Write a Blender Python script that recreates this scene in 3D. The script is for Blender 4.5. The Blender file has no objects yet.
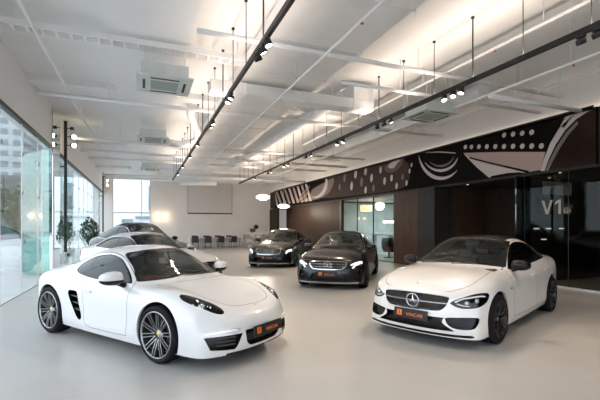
import bpy, bmesh, math, random
import numpy as np
from mathutils import Vector, Matrix

PI = math.pi
R = math.radians
random.seed(7)
sc = bpy.context.scene

# ---------------------------------------------------------------- camera, sky, exposure
YAW = R(21.95)            # the lens looks 22 degrees to the right of the hall's long axis (+Y)
cam_d = bpy.data.cameras.new('camera')
cam_d.sensor_width = 36.0
cam_d.lens = 36.0 * 392.0 / 600.0
cam_d.shift_y = 26.4 / 600.0
cam_d.clip_end = 600
cam = bpy.data.objects.new('camera', cam_d)
bpy.context.scene.collection.objects.link(cam)
cam.location = (0, 0, 1.593)
cam.rotation_euler = (R(90), 0, -YAW)
sc.camera = cam

sc.view_settings.view_transform = 'Standard'
sc.view_settings.look = 'None'
sc.view_settings.gamma = 1.0
sc.view_settings.use_curve_mapping = False
sc.view_settings.exposure = 0.52
sc.cycles.use_denoising = True
sc.cycles.max_bounces = 10
sc.cycles.diffuse_bounces = 5
sc.cycles.glossy_bounces = 5
sc.cycles.transmission_bounces = 6
sc.cycles.transparent_max_bounces = 16
sc.cycles.sample_clamp_indirect = 4.0
sc.cycles.caustics_reflective = False
sc.cycles.caustics_refractive = False

world = bpy.data.worlds.new('world')
sc.world = world
world.use_nodes = True
bg = world.node_tree.nodes['Background']
bg.inputs['Color'].default_value = (0.86, 0.90, 1.0, 1)     # white overcast sky
bg.inputs['Strength'].default_value = 2.45
# ---------------------------------------------------------------- helpers
COL = bpy.context.scene.collection

def link(o):
    COL.objects.link(o)
    return o

def props(o, label=None, cat=None, group=None, kind=None):
    if label: o['label'] = label
    if cat: o['category'] = cat
    if group: o['group'] = group
    if kind: o['kind'] = kind
    return o

def empty(name, loc=(0, 0, 0), rz=0.0, label=None, cat=None, group=None):
    o = bpy.data.objects.new(name, None)
    o.empty_display_size = 0.2
    o.location = loc
    o.rotation_euler = (0, 0, rz)
    link(o)
    return props(o, label, cat, group)

def copy_tree(o, parent=None):
    c = o.copy()
    COL.objects.link(c)
    c.parent = parent
    for ch in list(o.children):
        copy_tree(ch, c)
    return c

# ---- materials
def mat(name, color, rough=0.5, metal=0.0, coat=0.0, emis=None, estr=0.0, spec=0.5, alpha=None):
    m = bpy.data.materials.new(name)
    m.use_nodes = True
    b = m.node_tree.nodes['Principled BSDF']
    b.inputs['Base Color'].default_value = (*color, 1)
    b.inputs['Roughness'].default_value = rough
    b.inputs['Metallic'].default_value = metal
    b.inputs['Coat Weight'].default_value = coat
    b.inputs['Coat Roughness'].default_value = 0.03
    b.inputs['Specular IOR Level'].default_value = spec
    if emis:
        b.inputs['Emission Color'].default_value = (*emis, 1)
        b.inputs['Emission Strength'].default_value = estr
    return m

def N(nt, typ, **kw):
    n = nt.nodes.new(typ)
    for k, v in kw.items():
        if k.startswith('i_'):
            key = k[2:]
            key = int(key) if key.isdigit() else key.replace('_', ' ')
            n.inputs[key].default_value = v
        else:
            setattr(n, k, v)
    return n

def noisy(m, c1, c2, scale=3.0, detail=4.0, bump=0.0, rough=None, stretch=(1, 1, 1), lo=0.35, hi=0.65):
    """mix two colours by object-space noise"""
    nt = m.node_tree
    b = nt.nodes['Principled BSDF']
    tc = N(nt, 'ShaderNodeTexCoord')
    mp = N(nt, 'ShaderNodeMapping')
    mp.inputs['Scale'].default_value = stretch
    no = N(nt, 'ShaderNodeTexNoise', i_Scale=scale, i_Detail=detail)
    cr = N(nt, 'ShaderNodeValToRGB')
    cr.color_ramp.elements[0].position = lo
    cr.color_ramp.elements[1].position = hi
    cr.color_ramp.elements[0].color = (*c1, 1)
    cr.color_ramp.elements[1].color = (*c2, 1)
    nt.links.new(tc.outputs['Object'], mp.inputs[0])
    nt.links.new(mp.outputs[0], no.inputs['Vector'])
    nt.links.new(no.outputs['Fac'], cr.inputs[0])
    nt.links.new(cr.outputs[0], b.inputs['Base Color'])
    if rough:
        mr = N(nt, 'ShaderNodeMapRange', i_3=rough[0], i_4=rough[1])
        nt.links.new(no.outputs['Fac'], mr.inputs[0])
        nt.links.new(mr.outputs[0], b.inputs['Roughness'])
    if bump:
        bp = N(nt, 'ShaderNodeBump', i_Strength=bump, i_Distance=0.01)
        nt.links.new(no.outputs['Fac'], bp.inputs['Height'])
        nt.links.new(bp.outputs[0], b.inputs['Normal'])
    return m

def glassmat(name, tint, refl_ior=1.5, gloss_rough=0.0, extra=0.0):
    """thin pane: clear tinted transmission plus fresnel mirror"""
    m = bpy.data.materials.new(name)
    m.use_nodes = True
    nt = m.node_tree
    nt.nodes.clear()
    out = N(nt, 'ShaderNodeOutputMaterial')
    tr = N(nt, 'ShaderNodeBsdfTransparent')
    tr.inputs[0].default_value = (*tint, 1)
    gl = N(nt, 'ShaderNodeBsdfGlossy')
    gl.inputs['Roughness'].default_value = gloss_rough
    gl.inputs['Color'].default_value = (0.95, 1, 0.98, 1)
    fr = N(nt, 'ShaderNodeFresnel')
    ge = N(nt, 'ShaderNodeNewGeometry')
    mi = N(nt, 'ShaderNodeMapRange', i_3=refl_ior, i_4=1 / refl_ior)   # same mirror from either face of the pane
    nt.links.new(ge.outputs['Backfacing'], mi.inputs[0])
    nt.links.new(mi.outputs[0], fr.inputs['IOR'])
    ad = N(nt, 'ShaderNodeMath', operation='ADD')
    ad.use_clamp = True
    ad.inputs[1].default_value = extra
    mx = N(nt, 'ShaderNodeMixShader')
    nt.links.new(fr.outputs[0], ad.inputs[0])
    nt.links.new(ad.outputs[0], mx.inputs[0])
    nt.links.new(tr.outputs[0], mx.inputs[1])
    nt.links.new(gl.outputs[0], mx.inputs[2])
    nt.links.new(mx.outputs[0], out.inputs[0])
    return m

# ---- simple mesh builder (everything collected becomes ONE mesh object)
class MB:
    def __init__(s):
        s.v = []; s.f = []; s.sm = []
    def add(s, vs, fs, smooth=False):
        k = len(s.v)
        s.v += [tuple(v) for v in vs]
        s.f += [tuple(i + k for i in f) for f in fs]
        s.sm += [smooth] * len(fs)
        return s
    def box(s, x0, x1, y0, y1, z0, z1):
        v = [(x, y, z) for z in (z0, z1) for y in (y0, y1) for x in (x0, x1)]
        return s.add(v, [(0, 2, 3, 1), (4, 5, 7, 6), (0, 1, 5, 4), (2, 6, 7, 3), (0, 4, 6, 2), (1, 3, 7, 5)])
    def cbox(s, cx, cy, cz, sx, sy, sz, bev=0.0):
        if bev <= 0:
            return s.box(cx - sx / 2, cx + sx / 2, cy - sy / 2, cy + sy / 2, cz - sz / 2, cz + sz / 2)
        bm = bmesh.new()
        bmesh.ops.create_cube(bm, size=1)
        for v in bm.verts:
            v.co = Vector((cx + v.co.x * sx, cy + v.co.y * sy, cz + v.co.z * sz))
        bmesh.ops.bevel(bm, geom=bm.edges[:], offset=bev, segments=2, affect='EDGES', profile=0.6)
        bm.verts.index_update()
        s.add([v.co[:] for v in bm.verts], [[v.index for v in f.verts] for f in bm.faces], False)
        bm.free()
        return s
    def tube(s, pts, r, n=8, closed=False, caps=True):
        pts = [Vector(p) for p in pts]
        m = len(pts)
        rr = r if isinstance(r, (list, tuple)) else [r] * m
        rings = []
        up = None
        for i, p in enumerate(pts):
            if closed:
                t = pts[(i + 1) % m] - pts[i - 1]
            else:
                t = pts[min(i + 1, m - 1)] - pts[max(i - 1, 0)]
            t.normalize()
            if up is None:
                up = Vector((0, 0, 1)) if abs(t.z) < 0.9 else Vector((1, 0, 0))
            a = t.cross(up)
            if a.length < 1e-5:
                a = t.orthogonal()
            a.normalize()
            b = a.cross(t); b.normalize()
            up = b
            rings.append([p + (a * math.cos(2 * PI * k / n) + b * math.sin(2 * PI * k / n)) * rr[i] for k in range(n)])
        v = [q for ring in rings for q in ring]
        f = []
        for i in range(m if closed else m - 1):
            j = (i + 1) % m
            for k in range(n):
                l = (k + 1) % n
                f.append((i * n + k, j * n + k, j * n + l, i * n + l))
        s.add(v, f, True)
        if caps and not closed:
            s.add(rings[0], [tuple(range(n))]); s.add(rings[-1], [tuple(range(n - 1, -1, -1))])
        return s
    def lathe(s, prof, n=24, axis='z', c=(0, 0, 0), smooth=True):
        v = []
        for r, h in prof:
            for k in range(n):
                a = 2 * PI * k / n
                if axis == 'z': p = (c[0] + r * math.cos(a), c[1] + r * math.sin(a), c[2] + h)
                elif axis == 'y': p = (c[0] + r * math.cos(a), c[1] + h, c[2] + r * math.sin(a))
                else: p = (c[0] + h, c[1] + r * math.cos(a), c[2] + r * math.sin(a))
                v.append(p)
        f = []
        for i in range(len(prof) - 1):
            for k in range(n):
                l = (k + 1) % n
                f.append((i * n + k, i * n + l, (i + 1) * n + l, (i + 1) * n + k))
        return s.add(v, f, smooth)
    def prism(s, poly, lo, hi, axis='y'):
        """poly of 2-D points extruded along an axis between lo and hi"""
        def P(a, b, h):
            return {'y': (a, h, b), 'x': (h, a, b), 'z': (a, b, h)}[axis]
        n = len(poly)
        v = [P(a, b, lo) for a, b in poly] + [P(a, b, hi) for a, b in poly]
        f = [tuple(range(n)), tuple(range(2 * n - 1, n - 1, -1))]
        f += [(i, i + n, (i + 1) % n + n, (i + 1) % n) for i in range(n)]
        return s.add(v, f)
    def ball(s, c, r, n=12, m=8, sq=(1, 1, 1)):
        v = []
        for i in range(m + 1):
            t = PI * i / m
            for k in range(n):
                a = 2 * PI * k / n
                v.append((c[0] + r * sq[0] * math.sin(t) * math.cos(a), c[1] + r * sq[1] * math.sin(t) * math.sin(a), c[2] + r * sq[2] * math.cos(t)))
        f = []
        for i in range(m):
            for k in range(n):
                l = (k + 1) % n
                f.append((i * n + k, (i + 1) * n + k, (i + 1) * n + l, i * n + l))
        return s.add(v, f, True)
    def build(s, name, material, parent=None, loc=None, rot=None):
        me = bpy.data.meshes.new(name)
        me.from_pydata(s.v, [], s.f)
        me.validate()
        if len(me.polygons) == len(s.sm):
            me.polygons.foreach_set('use_smooth', s.sm)
        bm = bmesh.new(); bm.from_mesh(me)
        bmesh.ops.remove_doubles(bm, verts=bm.verts[:], dist=1e-6)
        bmesh.ops.recalc_face_normals(bm, faces=bm.faces[:])
        bm.to_mesh(me); bm.free()
        if material: me.materials.append(material)
        o = bpy.data.objects.new(name, me)
        link(o)
        if parent: o.parent = parent
        if loc: o.location = loc
        if rot: o.rotation_euler = rot
        return o

def text_mesh(name, s, size, material, parent, loc, rot, extrude=0.002, sx=1.0, align='CENTER'):
    cu = bpy.data.curves.new(name + '_font', 'FONT')
    cu.body = s; cu.size = size; cu.extrude = extrude
    cu.align_x = align; cu.align_y = 'CENTER'
    tmp = bpy.data.objects.new('tmp_text', cu)
    link(tmp)
    bpy.context.view_layer.update()
    dg = bpy.context.evaluated_depsgraph_get()
    me = bpy.data.meshes.new_from_object(tmp.evaluated_get(dg))
    bpy.data.objects.remove(tmp); bpy.data.curves.remove(cu)
    for v in me.vertices: v.co.x *= sx
    me.materials.clear(); me.materials.append(material)
    o = bpy.data.objects.new(name, me)
    link(o)
    if parent: o.parent = parent
    o.location = loc; o.rotation_euler = rot
    return o

# ---------------------------------------------------------------- numpy skins: cut regions out of one smooth surface
class Skin:
    def __init__(s, V, T, Nn): s.V, s.T, s.N = V, T, Nn
    def sub(s, mask): return Skin(s.V, s.T[mask], s.N)
    def cen(s): return s.V[s.T].mean(axis=1)
    def compact(s):
        u, inv = np.unique(s.T, return_inverse=True)
        return Skin(s.V[u], inv.reshape(-1, 3), s.N[u])

def clip(sk, f):
    """split by the sign of a per-vertex field: returns (f<0, f>=0)"""
    V, T, Nn = sk.V, sk.T, sk.N
    f = np.where(np.abs(f) < 1e-7, 1e-7, f)
    s = f > 0
    c = s[T].sum(axis=1)
    ins = [T[c == 0]]; outs = [T[c == 3]]
    mixed = (c == 1) | (c == 2)
    if not mixed.any():
        return Skin(V, ins[0], Nn), Skin(V, outs[0], Nn)
    M = T[mixed]; cm = c[mixed]
    lone_pos = cm == 1
    sm = s[M]
    tgt = np.where(lone_pos[:, None], sm, ~sm)
    k = tgt.argmax(axis=1)
    r = np.arange(len(M))
    a = M[r, k]; b = M[r, (k + 1) % 3]; d = M[r, (k + 2) % 3]
    E = np.concatenate([np.stack([a, b], 1), np.stack([a, d], 1)])
    Es = np.sort(E, axis=1)
    U, inv = np.unique(Es, axis=0, return_inverse=True)
    inv = inv.reshape(-1)
    fa, fb = f[U[:, 0]], f[U[:, 1]]
    t = (fa / (fa - fb))[:, None]
    nv = V[U[:, 0]] * (1 - t) + V[U[:, 1]] * t
    nn = Nn[U[:, 0]] * (1 - t) + Nn[U[:, 1]] * t
    nn /= np.linalg.norm(nn, axis=1, keepdims=True) + 1e-12
    base = len(V)
    V2 = np.concatenate([V, nv]); N2 = np.concatenate([Nn, nn])
    p = base + inv[:len(M)]; q = base + inv[len(M):]
    lone = np.stack([a, p, q], 1)
    oth = np.concatenate([np.stack([p, b, d], 1), np.stack([p, d, q], 1)])
    o2 = np.concatenate([lone_pos, lone_pos])
    outs += [lone[lone_pos], oth[~o2]]
    ins += [lone[~lone_pos], oth[o2]]
    return Skin(V2, np.concatenate(ins), N2), Skin(V2, np.concatenate(outs), N2)

def polysd(P, poly):
    poly = np.asarray(poly, float)
    A = poly; B = np.roll(poly, -1, axis=0)
    d = np.full(len(P), 1e9); inside = np.zeros(len(P), bool)
    for a, b in zip(A, B):
        ab = b - a
        t = np.clip(((P - a) @ ab) / (ab @ ab + 1e-12), 0, 1)
        q = P - a - t[:, None] * ab
        d = np.minimum(d, (q * q).sum(1))
        cond = (a[1] > P[:, 1]) != (b[1] > P[:, 1])
        with np.errstate(divide='ignore', invalid='ignore'):
            xi = (b[0] - a[0]) * (P[:, 1] - a[1]) / (b[1] - a[1] + 1e-15) + a[0]
        inside ^= cond & (P[:, 0] < xi)
    d = np.sqrt(d)
    return np.where(inside, -d, d)

def smooth_poly(pts, n=4, closed=True):
    """Catmull-Rom through the points; a repeated point makes a corner"""
    pts = [np.array(p, float) for p in pts]
    m = len(pts); out = []
    for i in range(m if closed else m - 1):
        p0, p1, p2, p3 = pts[(i - 1) % m], pts[i], pts[(i + 1) % m], pts[(i + 2) % m]
        if not closed:
            p0 = pts[max(i - 1, 0)]; p3 = pts[min(i + 2, m - 1)]
        for k in range(n):
            t = k / n
            out.append(0.5 * ((2 * p1) + (-p0 + p2) * t + (2 * p0 - 5 * p1 + 4 * p2 - p3) * t * t + (-p0 + 3 * p1 - 3 * p2 + p3) * t ** 3))
    if not closed: out.append(pts[-1])
    o = [out[0]]
    for q in out[1:]:
        if np.linalg.norm(q - o[-1]) > 1e-5: o.append(q)
    return np.array(o)

def field(sk, uv, poly, cond=None, off=0.0):
    """signed distance of every vertex to a polygon seen along a direction, +1 where cond fails"""
    P = uv(sk.V)
    f = np.full(len(P), 1.0)
    poly = np.asarray(poly, float)
    lo = poly.min(0) - 0.3; hi = poly.max(0) + 0.3
    m = ((P > lo) & (P < hi)).all(1)
    if cond is not None: m &= cond(sk.V)
    f[m] = polysd(P[m], poly) + off
    return f

def inset(sk, depth, vec=None):
    """push a region inward and wall its rim"""
    sk = sk.compact()
    V, T, Nn = sk.V, sk.T, sk.N
    E = np.concatenate([T[:, [0, 1]], T[:, [1, 2]], T[:, [2, 0]]])
    Es = np.sort(E, 1)
    U, idx, cnt = np.unique(Es, axis=0, return_index=True, return_counts=True)
    B = E[idx[cnt == 1]]
    V2 = V - Nn * depth if vec is None else V + np.array(vec) * depth
    n = len(V)
    T2 = np.concatenate([T + n, np.stack([B[:, 0], B[:, 1], B[:, 1] + n], 1), np.stack([B[:, 0], B[:, 1] + n, B[:, 0] + n], 1)])
    return Skin(np.concatenate([V, V2]), T2, None)

def skin_obj(name, sk, material, parent=None, shade=True):
    if len(sk.T) == 0: return None
    if sk.N is not None: sk = sk.compact()
    me = bpy.data.meshes.new(name)
    nT = len(sk.T)
    me.vertices.add(len(sk.V)); me.vertices.foreach_set('co', sk.V.astype(np.float32).ravel())
    me.loops.add(nT * 3); me.loops.foreach_set('vertex_index', sk.T.astype(np.int32).ravel())
    me.polygons.add(nT)
    me.polygons.foreach_set('loop_start', np.arange(0, nT * 3, 3, dtype=np.int32))
    me.polygons.foreach_set('loop_total', np.full(nT, 3, dtype=np.int32))
    me.update(calc_edges=True)
    me.polygons.foreach_set('use_smooth', np.full(nT, shade))
    if sk.N is not None and shade:
        nn = sk.N / (np.linalg.norm(sk.N, axis=1, keepdims=True) + 1e-12)
        me.normals_split_custom_set_from_vertices(nn.tolist())
    me.materials.append(material)
    o = bpy.data.objects.new(name, me)
    link(o)
    if parent: o.parent = parent
    return o

def pchip(keys):
    k = sorted(keys)
    x = np.array([p[0] for p in k]); y = np.array([p[1] for p in k])
    h = np.diff(x); dl = np.diff(y) / h
    d = np.zeros(len(x))
    for i in range(1, len(x) - 1):
        if dl[i - 1] * dl[i] > 0:
            w1 = 2 * h[i] + h[i - 1]; w2 = h[i] + 2 * h[i - 1]
            d[i] = (w1 + w2) / (w1 / dl[i - 1] + w2 / dl[i])
    d[0] = dl[0]; d[-1] = dl[-1]
    def f(q):
        q = np.clip(np.asarray(q, float), x[0], x[-1])
        i = np.clip(np.searchsorted(x, q) - 1, 0, len(x) - 2)
        t = (q - x[i]) / h[i]
        return ((2 * t ** 3 - 3 * t ** 2 + 1) * y[i] + (t ** 3 - 2 * t ** 2 + t) * h[i] * d[i] + (-2 * t ** 3 + 3 * t ** 2) * y[i + 1] + (t ** 3 - t ** 2) * h[i] * d[i + 1])
    return f

def body_skin(curves, front, rear, nst=40, levels=2, fpow=2.3):
    """curves: list of tables [(x,y,z),...] from the top centre line (0) outward and down to the sill.
    Curve 4 is the corner between the top and the side. front/rear: centre-line (x,z) for rows below the top edge."""
    J = len(curves); K = J - 5
    u = np.linspace(0, 1, nst)
    G = np.zeros((nst, J, 3))
    for j, c in enumerate(curves):
        c = sorted(c)
        x = c[0][0] + u * (c[-1][0] - c[0][0])
        G[:, j, 0] = x
        G[:, j, 1] = pchip([(p[0], p[1]) for p in c])(x)
        G[:, j, 2] = pchip([(p[0], p[2]) for p in c])(x)
    verts = []; ids = {}
    def vid(p, key):
        if key not in ids:
            ids[key] = len(verts); verts.append(p)
        return ids[key]
    faces = []
    for sgn in (1, -1):
        def gid(i, j):
            p = G[i, j].copy(); p[1] *= sgn
            return vid(p, ('g', i, j, 0 if j == 0 else sgn))
        for i in range(nst - 1):
            for j in range(J - 1):
                q = [gid(i, j), gid(i + 1, j), gid(i + 1, j + 1), gid(i, j + 1)]
                faces.append(q if sgn < 0 else q[::-1])
        for end, prof, pw in ((nst - 1, front, fpow), (0, rear, 2.6)):
            def fid(k, j):
                if k == 0: return gid(end, j)
                if j == 4: return gid(end, 4 + k)
                ct = G[end, 4 + k]; yt = G[end, 4, 1]; fy = G[end, j, 1] / yt
                xc, zc = prof[k - 1]
                # plan shape of the row: blend of the top edge's own plan curve and a power curve
                x = xc + (ct[0] - xc) * fy ** pw
                z = zc + (ct[2] - zc) * fy ** 2
                return vid(np.array([x, ct[1] * fy * sgn, z]), ('f', end, k, j, 0 if j == 0 else sgn))
            for k in range(K):
                for j in range(4):
                    q = [fid(k, j), fid(k + 1, j), fid(k + 1, j + 1), fid(k, j + 1)]
                    flip = (sgn < 0) ^ (end == 0)
                    faces.append(q if flip else q[::-1])
    me = bpy.data.meshes.new('tmp'); me.from_pydata([tuple(v) for v in verts], [], faces)
    ob = bpy.data.objects.new('tmp', me); link(ob)
    md = ob.modifiers.new('s', 'SUBSURF'); md.levels = levels; md.render_levels = levels
    md.boundary_smooth = 'PRESERVE_CORNERS'
    bpy.context.view_layer.update()
    ev = ob.evaluated_get(bpy.context.evaluated_depsgraph_get())
    m2 = bpy.data.meshes.new_from_object(ev)
    bpy.data.objects.remove(ob)
    n = len(m2.vertices)
    V = np.empty(n * 3, np.float32); m2.vertices.foreach_get('co', V)
    V = V.reshape(-1, 3).astype(float)
    Q = np.empty(len(m2.loops), np.int32); m2.loops.foreach_get('vertex_index', Q)
    Q = Q.reshape(-1, 4)
    bpy.data.meshes.remove(m2); bpy.data.meshes.remove(me)
    T = np.concatenate([Q[:, [0, 1, 2]], Q[:, [0, 2, 3]]])
    fn = np.cross(V[T[:, 1]] - V[T[:, 0]], V[T[:, 2]] - V[T[:, 0]])
    Nn = np.zeros_like(V)
    for k in range(3): np.add.at(Nn, T[:, k], fn)
    Nn /= np.linalg.norm(Nn, axis=1, keepdims=True) + 1e-12
    # outward check
    if (Nn[:, 2] * (V[:, 2] - 0.6)).sum() < 0:
        Nn = -Nn; T = T[:, ::-1].copy()
    return Skin(V, T, Nn)

SIDE = lambda V: V[:, [0, 2]]
FRONT = lambda V: V[:, [1, 2]]
AFRONT = lambda V: np.stack([np.abs(V[:, 1]), V[:, 2]], 1)
TOP = lambda V: V[:, [0, 1]]
ATOP = lambda V: np.stack([V[:, 0], np.abs(V[:, 1])], 1)
# ---------------------------------------------------------------- car materials
M = {}
M['white_paint'] = mat('white_paint', (0.72, 0.72, 0.715), 0.35, coat=1.0)
M['warm_white_paint'] = mat('warm_white_paint', (0.80, 0.775, 0.75), 0.35, coat=1.0)
M['black_paint'] = mat('black_paint', (0.008, 0.007, 0.007), 0.2, coat=.35, spec=.35)
M['silver_paint'] = mat('silver_paint', (0.62, 0.64, 0.66), 0.35, metal=0.3, coat=1.0)
M['seam'] = mat('seam', (0.05, 0.05, 0.055), 0.8)
M['trim'] = mat('black_trim', (0.006, 0.006, 0.0065), 0.25, spec=.3)
M['liner'] = mat('arch_liner', (0.012, 0.012, 0.013), 0.9)
M['plastic'] = mat('grey_plastic', (0.05, 0.05, 0.055), 0.5)
M['tire'] = mat('tire_rubber', (0.009, 0.009, 0.01), 0.75, spec=.2)
M['rim'] = mat('rim_silver', (0.36, 0.36, 0.37), 0.28, metal=1.0)
M['rim_dark'] = mat('rim_dark', (0.03, 0.03, 0.032), 0.3, metal=0.5)
M['barrel'] = mat('rim_barrel', (0.035, 0.035, 0.037), 0.45, metal=0.5, spec=.3)
M['disc'] = mat('brake_steel', (0.10, 0.10, 0.105), 0.45, metal=0.8)
M['caliper_red'] = mat('caliper_red', (0.35, 0.02, 0.015), 0.4)
M['chrome'] = mat('chrome', (0.8, 0.8, 0.8), 0.12, metal=1.0)
M['satin'] = mat('satin_silver', (0.55, 0.55, 0.56), 0.3, metal=1.0)
M['lamp_bowl'] = mat('lamp_bowl', (0.10, 0.10, 0.11), 0.25, metal=0.7)
M['lamp_lens'] = mat('lamp_lens', (0.6, 0.62, 0.65), 0.08, metal=0.8)
M['drl'] = mat('daytime_light', (0.9, 0.9, 0.9), 0.3, emis=(0.9, 0.96, 1.0), estr=0.2)
M['drl_on'] = mat('daytime_light_bright', (0.9, 0.9, 0.9), 0.3, emis=(0.95, 0.98, 1.0), estr=1.4)
M['tail'] = mat('tail_lamp_red', (0.45, 0.02, 0.02), 0.2, coat=1)
M['amber'] = mat('amber_marker', (0.75, 0.3, 0.1), 0.3)
M['plate'] = mat('plate_black', (0.012, 0.012, 0.013), 0.35)
M['orange'] = mat('plate_orange', (0.85, 0.2, 0.03), 0.5)
M['glass_tint'] = glassmat('side_glass', (0.12, 0.13, 0.135), 1.45)
M['glass_light'] = glassmat('light_side_glass', (0.13, 0.145, 0.145), 1.38)
M['windshield'] = glassmat('windshield_glass', (0.60, 0.62, 0.60), 1.45)
M['lamp_cover'] = glassmat('lamp_cover', (0.85, 0.87, 0.88), 1.45)
M['leather_black'] = mat('leather_black', (0.02, 0.02, 0.022), 0.5)
M['leather_red'] = mat('leather_red', (0.17, 0.018, 0.02), 0.5)
M['leather_beige'] = mat('leather_beige', (0.5, 0.42, 0.33), 0.5)
M['leather_brown'] = mat('leather_brown', (0.12, 0.05, 0.03), 0.5)
M['crest'] = mat('gold_crest', (0.6, 0.42, 0.12), 0.3, metal=0.8)

# ---------------------------------------------------------------- wheels
def spoke(mb, a, r0, r1, w0, w1, y0, y1, t=0.018, off=0.0, skew=0.0):
    """bar from hub to rim in the wheel plane; faces outward along -y (local), a = angle"""
    ca, sa = math.cos(a), math.sin(a)
    v = []
    for (r, w, y, o) in ((r0, w0, y0, off), ((r0 + r1) / 2, (w0 + w1) / 2, (y0 + y1) / 2 + 0.006, off + skew * 0.5), (r1, w1, y1, off + skew)):
        for (s, d, k) in ((-1, t, 1.0), (-1, 0, 0.72), (1, 0, 0.72), (1, t, 1.0)):
            q = o + s * w / 2 * k
            v.append((r * ca - q * sa, -(y - d * 1.6 + t), r * sa + q * ca))
    f = []
    for i in range(2):
        for k in range(3):
            f.append((i * 4 + k, i * 4 + k + 1, (i + 1) * 4 + k + 1, (i + 1) * 4 + k))
        f.append((i * 4 + 3, i * 4, (i + 1) * 4, (i + 1) * 4 + 3))
    mb.add(v, f)

def make_wheel(kind, rad, width, rr):
    """wheel centred on its hub, outer face towards -y. returns the tyre (named wheel) with its pieces as children"""
    h = width / 2
    t = MB()
    t.lathe([(rr + 0.004, -h + 0.012), (rr + 0.012, -h + 0.001), (rr + 0.03, -h - 0.004), ((rr + rad) / 2, -h - 0.008), (rad - 0.02, -h + 0.004), (rad - 0.006, -h + 0.016),
             (rad, -h + 0.04)] + [(rad - (0.008 if k % 2 else 0), -h + 0.04 + (width - 0.08) * (k + (0 if k % 2 else 0)) / 9) for k in range(1, 9)] +
            [(rad, h - 0.04), (rad - 0.006, h - 0.016), ((rr + rad) / 2, h + 0.004), (rr + 0.004, h - 0.02)], 64, 'y')
    w = t.build('wheel', M['tire'])
    b = MB()
    b.lathe([(rr + 0.008, -h + 0.004), (rr + 0.002, -h - 0.002), (rr - 0.008, -h + 0.002), (rr - 0.012, -h + 0.02), (rr - 0.03, -h + 0.06), (rr - 0.035, h - 0.03), (rr, h - 0.015)], 64, 'y')
    b.build('rim_barrel', M['barrel'], w)
    s = MB()
    face = M['rim']
    s.lathe([(rr + 0.006, -h + 0.002), (rr + 0.001, -h - 0.004), (rr - 0.009, -h + 0.0), (rr - 0.012, -h + 0.014)], 64, 'y')
    if kind == 'twin10':
        for k in range(10):
            a = 2 * PI * k / 10 + 0.16
            for sg in (-1, 1):
                spoke(s, a, 0.05, rr - 0.006, 0.013, 0.012, h - 0.055, h - 0.012, off=sg * 0.0155, skew=sg * 0.006)
        s.lathe([(0.0, -h + 0.042), (0.03, -h + 0.040), (0.058, -h + 0.048), (0.068, -h + 0.07), (0.068, -h + 0.1)], 32, 'y')
    elif kind == 'five_twin':
        for k in range(5):
            a = 2 * PI * k / 5 + 0.3
            for sg in (-1, 1):
                spoke(s, a, 0.05, rr - 0.006, 0.026, 0.02, h - 0.045, h - 0.014, off=sg * 0.024, skew=sg * 0.026)
        s.lathe([(0.0, -h + 0.04), (0.035, -h + 0.038), (0.07, -h + 0.05), (0.082, -h + 0.1)], 32, 'y')
        face = M['rim_dark']
    else:
        for k in range(9):
            spoke(s, 2 * PI * k / 9, 0.05, rr - 0.006, 0.04, 0.03, h - 0.045, h - 0.014)
        s.lathe([(0.0, -h + 0.04), (0.035, -h + 0.038), (0.07, -h + 0.05), (0.082, -h + 0.1)], 32, 'y')
    s.build('spokes', face, w)
    if kind == 'five_twin':
        p = MB()
        for k in range(5):
            a = 2 * PI * k / 5 + 0.3
            for sg in (-1, 1):
                spoke(p, a, 0.07, rr - 0.008, 0.011, 0.014, h - 0.041, h - 0.010, t=0.006, off=sg * 0.028, skew=sg * 0.026)
        p.build('spoke_inlay', M['satin'], w)
    c = MB()
    c.lathe([(0.0, -h + 0.034), (0.026, -h + 0.035), (0.03, -h + 0.042)], 20, 'y')
    c.build('hub_cap', M['crest'] if kind == 'twin10' else M['satin'], w)
    d = MB()
    d.lathe([(0.06, 0.0), (rr - 0.05, 0.0), (rr - 0.05, 0.026), (0.06, 0.026)], 40, 'y')
    d.build('brake_disc', M['disc'], w)
    q = MB()
    pts = [(a, r) for r, aa in ((rr - 0.035, np.linspace(-0.5, 0.5, 6)), (rr - 0.11, np.linspace(0.5, -0.5, 6))) for a in aa]
    q.prism([(r * math.cos(a), r * math.sin(a)) for a, r in pts], -0.03, 0.05, 'y')
    q.build('brake_caliper', M['plastic'], w)
    return w

# ---------------------------------------------------------------- pieces shared by all cars
def star(mb, r, th, n=48, y=0.0, ring=0.085):
    """three-pointed star in a ring lying in the plane x=0, facing +x"""
    w = r * ring
    mb.tube([(0, r * math.cos(2 * PI * k / n), r * math.sin(2 * PI * k / n)) for k in range(n)], w, 6, closed=True)
    for k in range(3):
        a = PI / 2 + 2 * PI * k / 3
        tip = Vector((0, math.cos(a) * r * 0.97, math.sin(a) * r * 0.97))
        b1 = Vector((0, math.cos(a + PI / 3), math.sin(a + PI / 3))) * r * 0.17
        b2 = Vector((0, math.cos(a - PI / 3), math.sin(a - PI / 3))) * r * 0.17
        top = Vector((th, 0, 0))
        mb.add([tip, b1, top, b2, (0, 0, 0)], [(0, 2, 1), (0, 3, 2), (0, 1, 4), (0, 4, 3)])
    return mb

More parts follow.
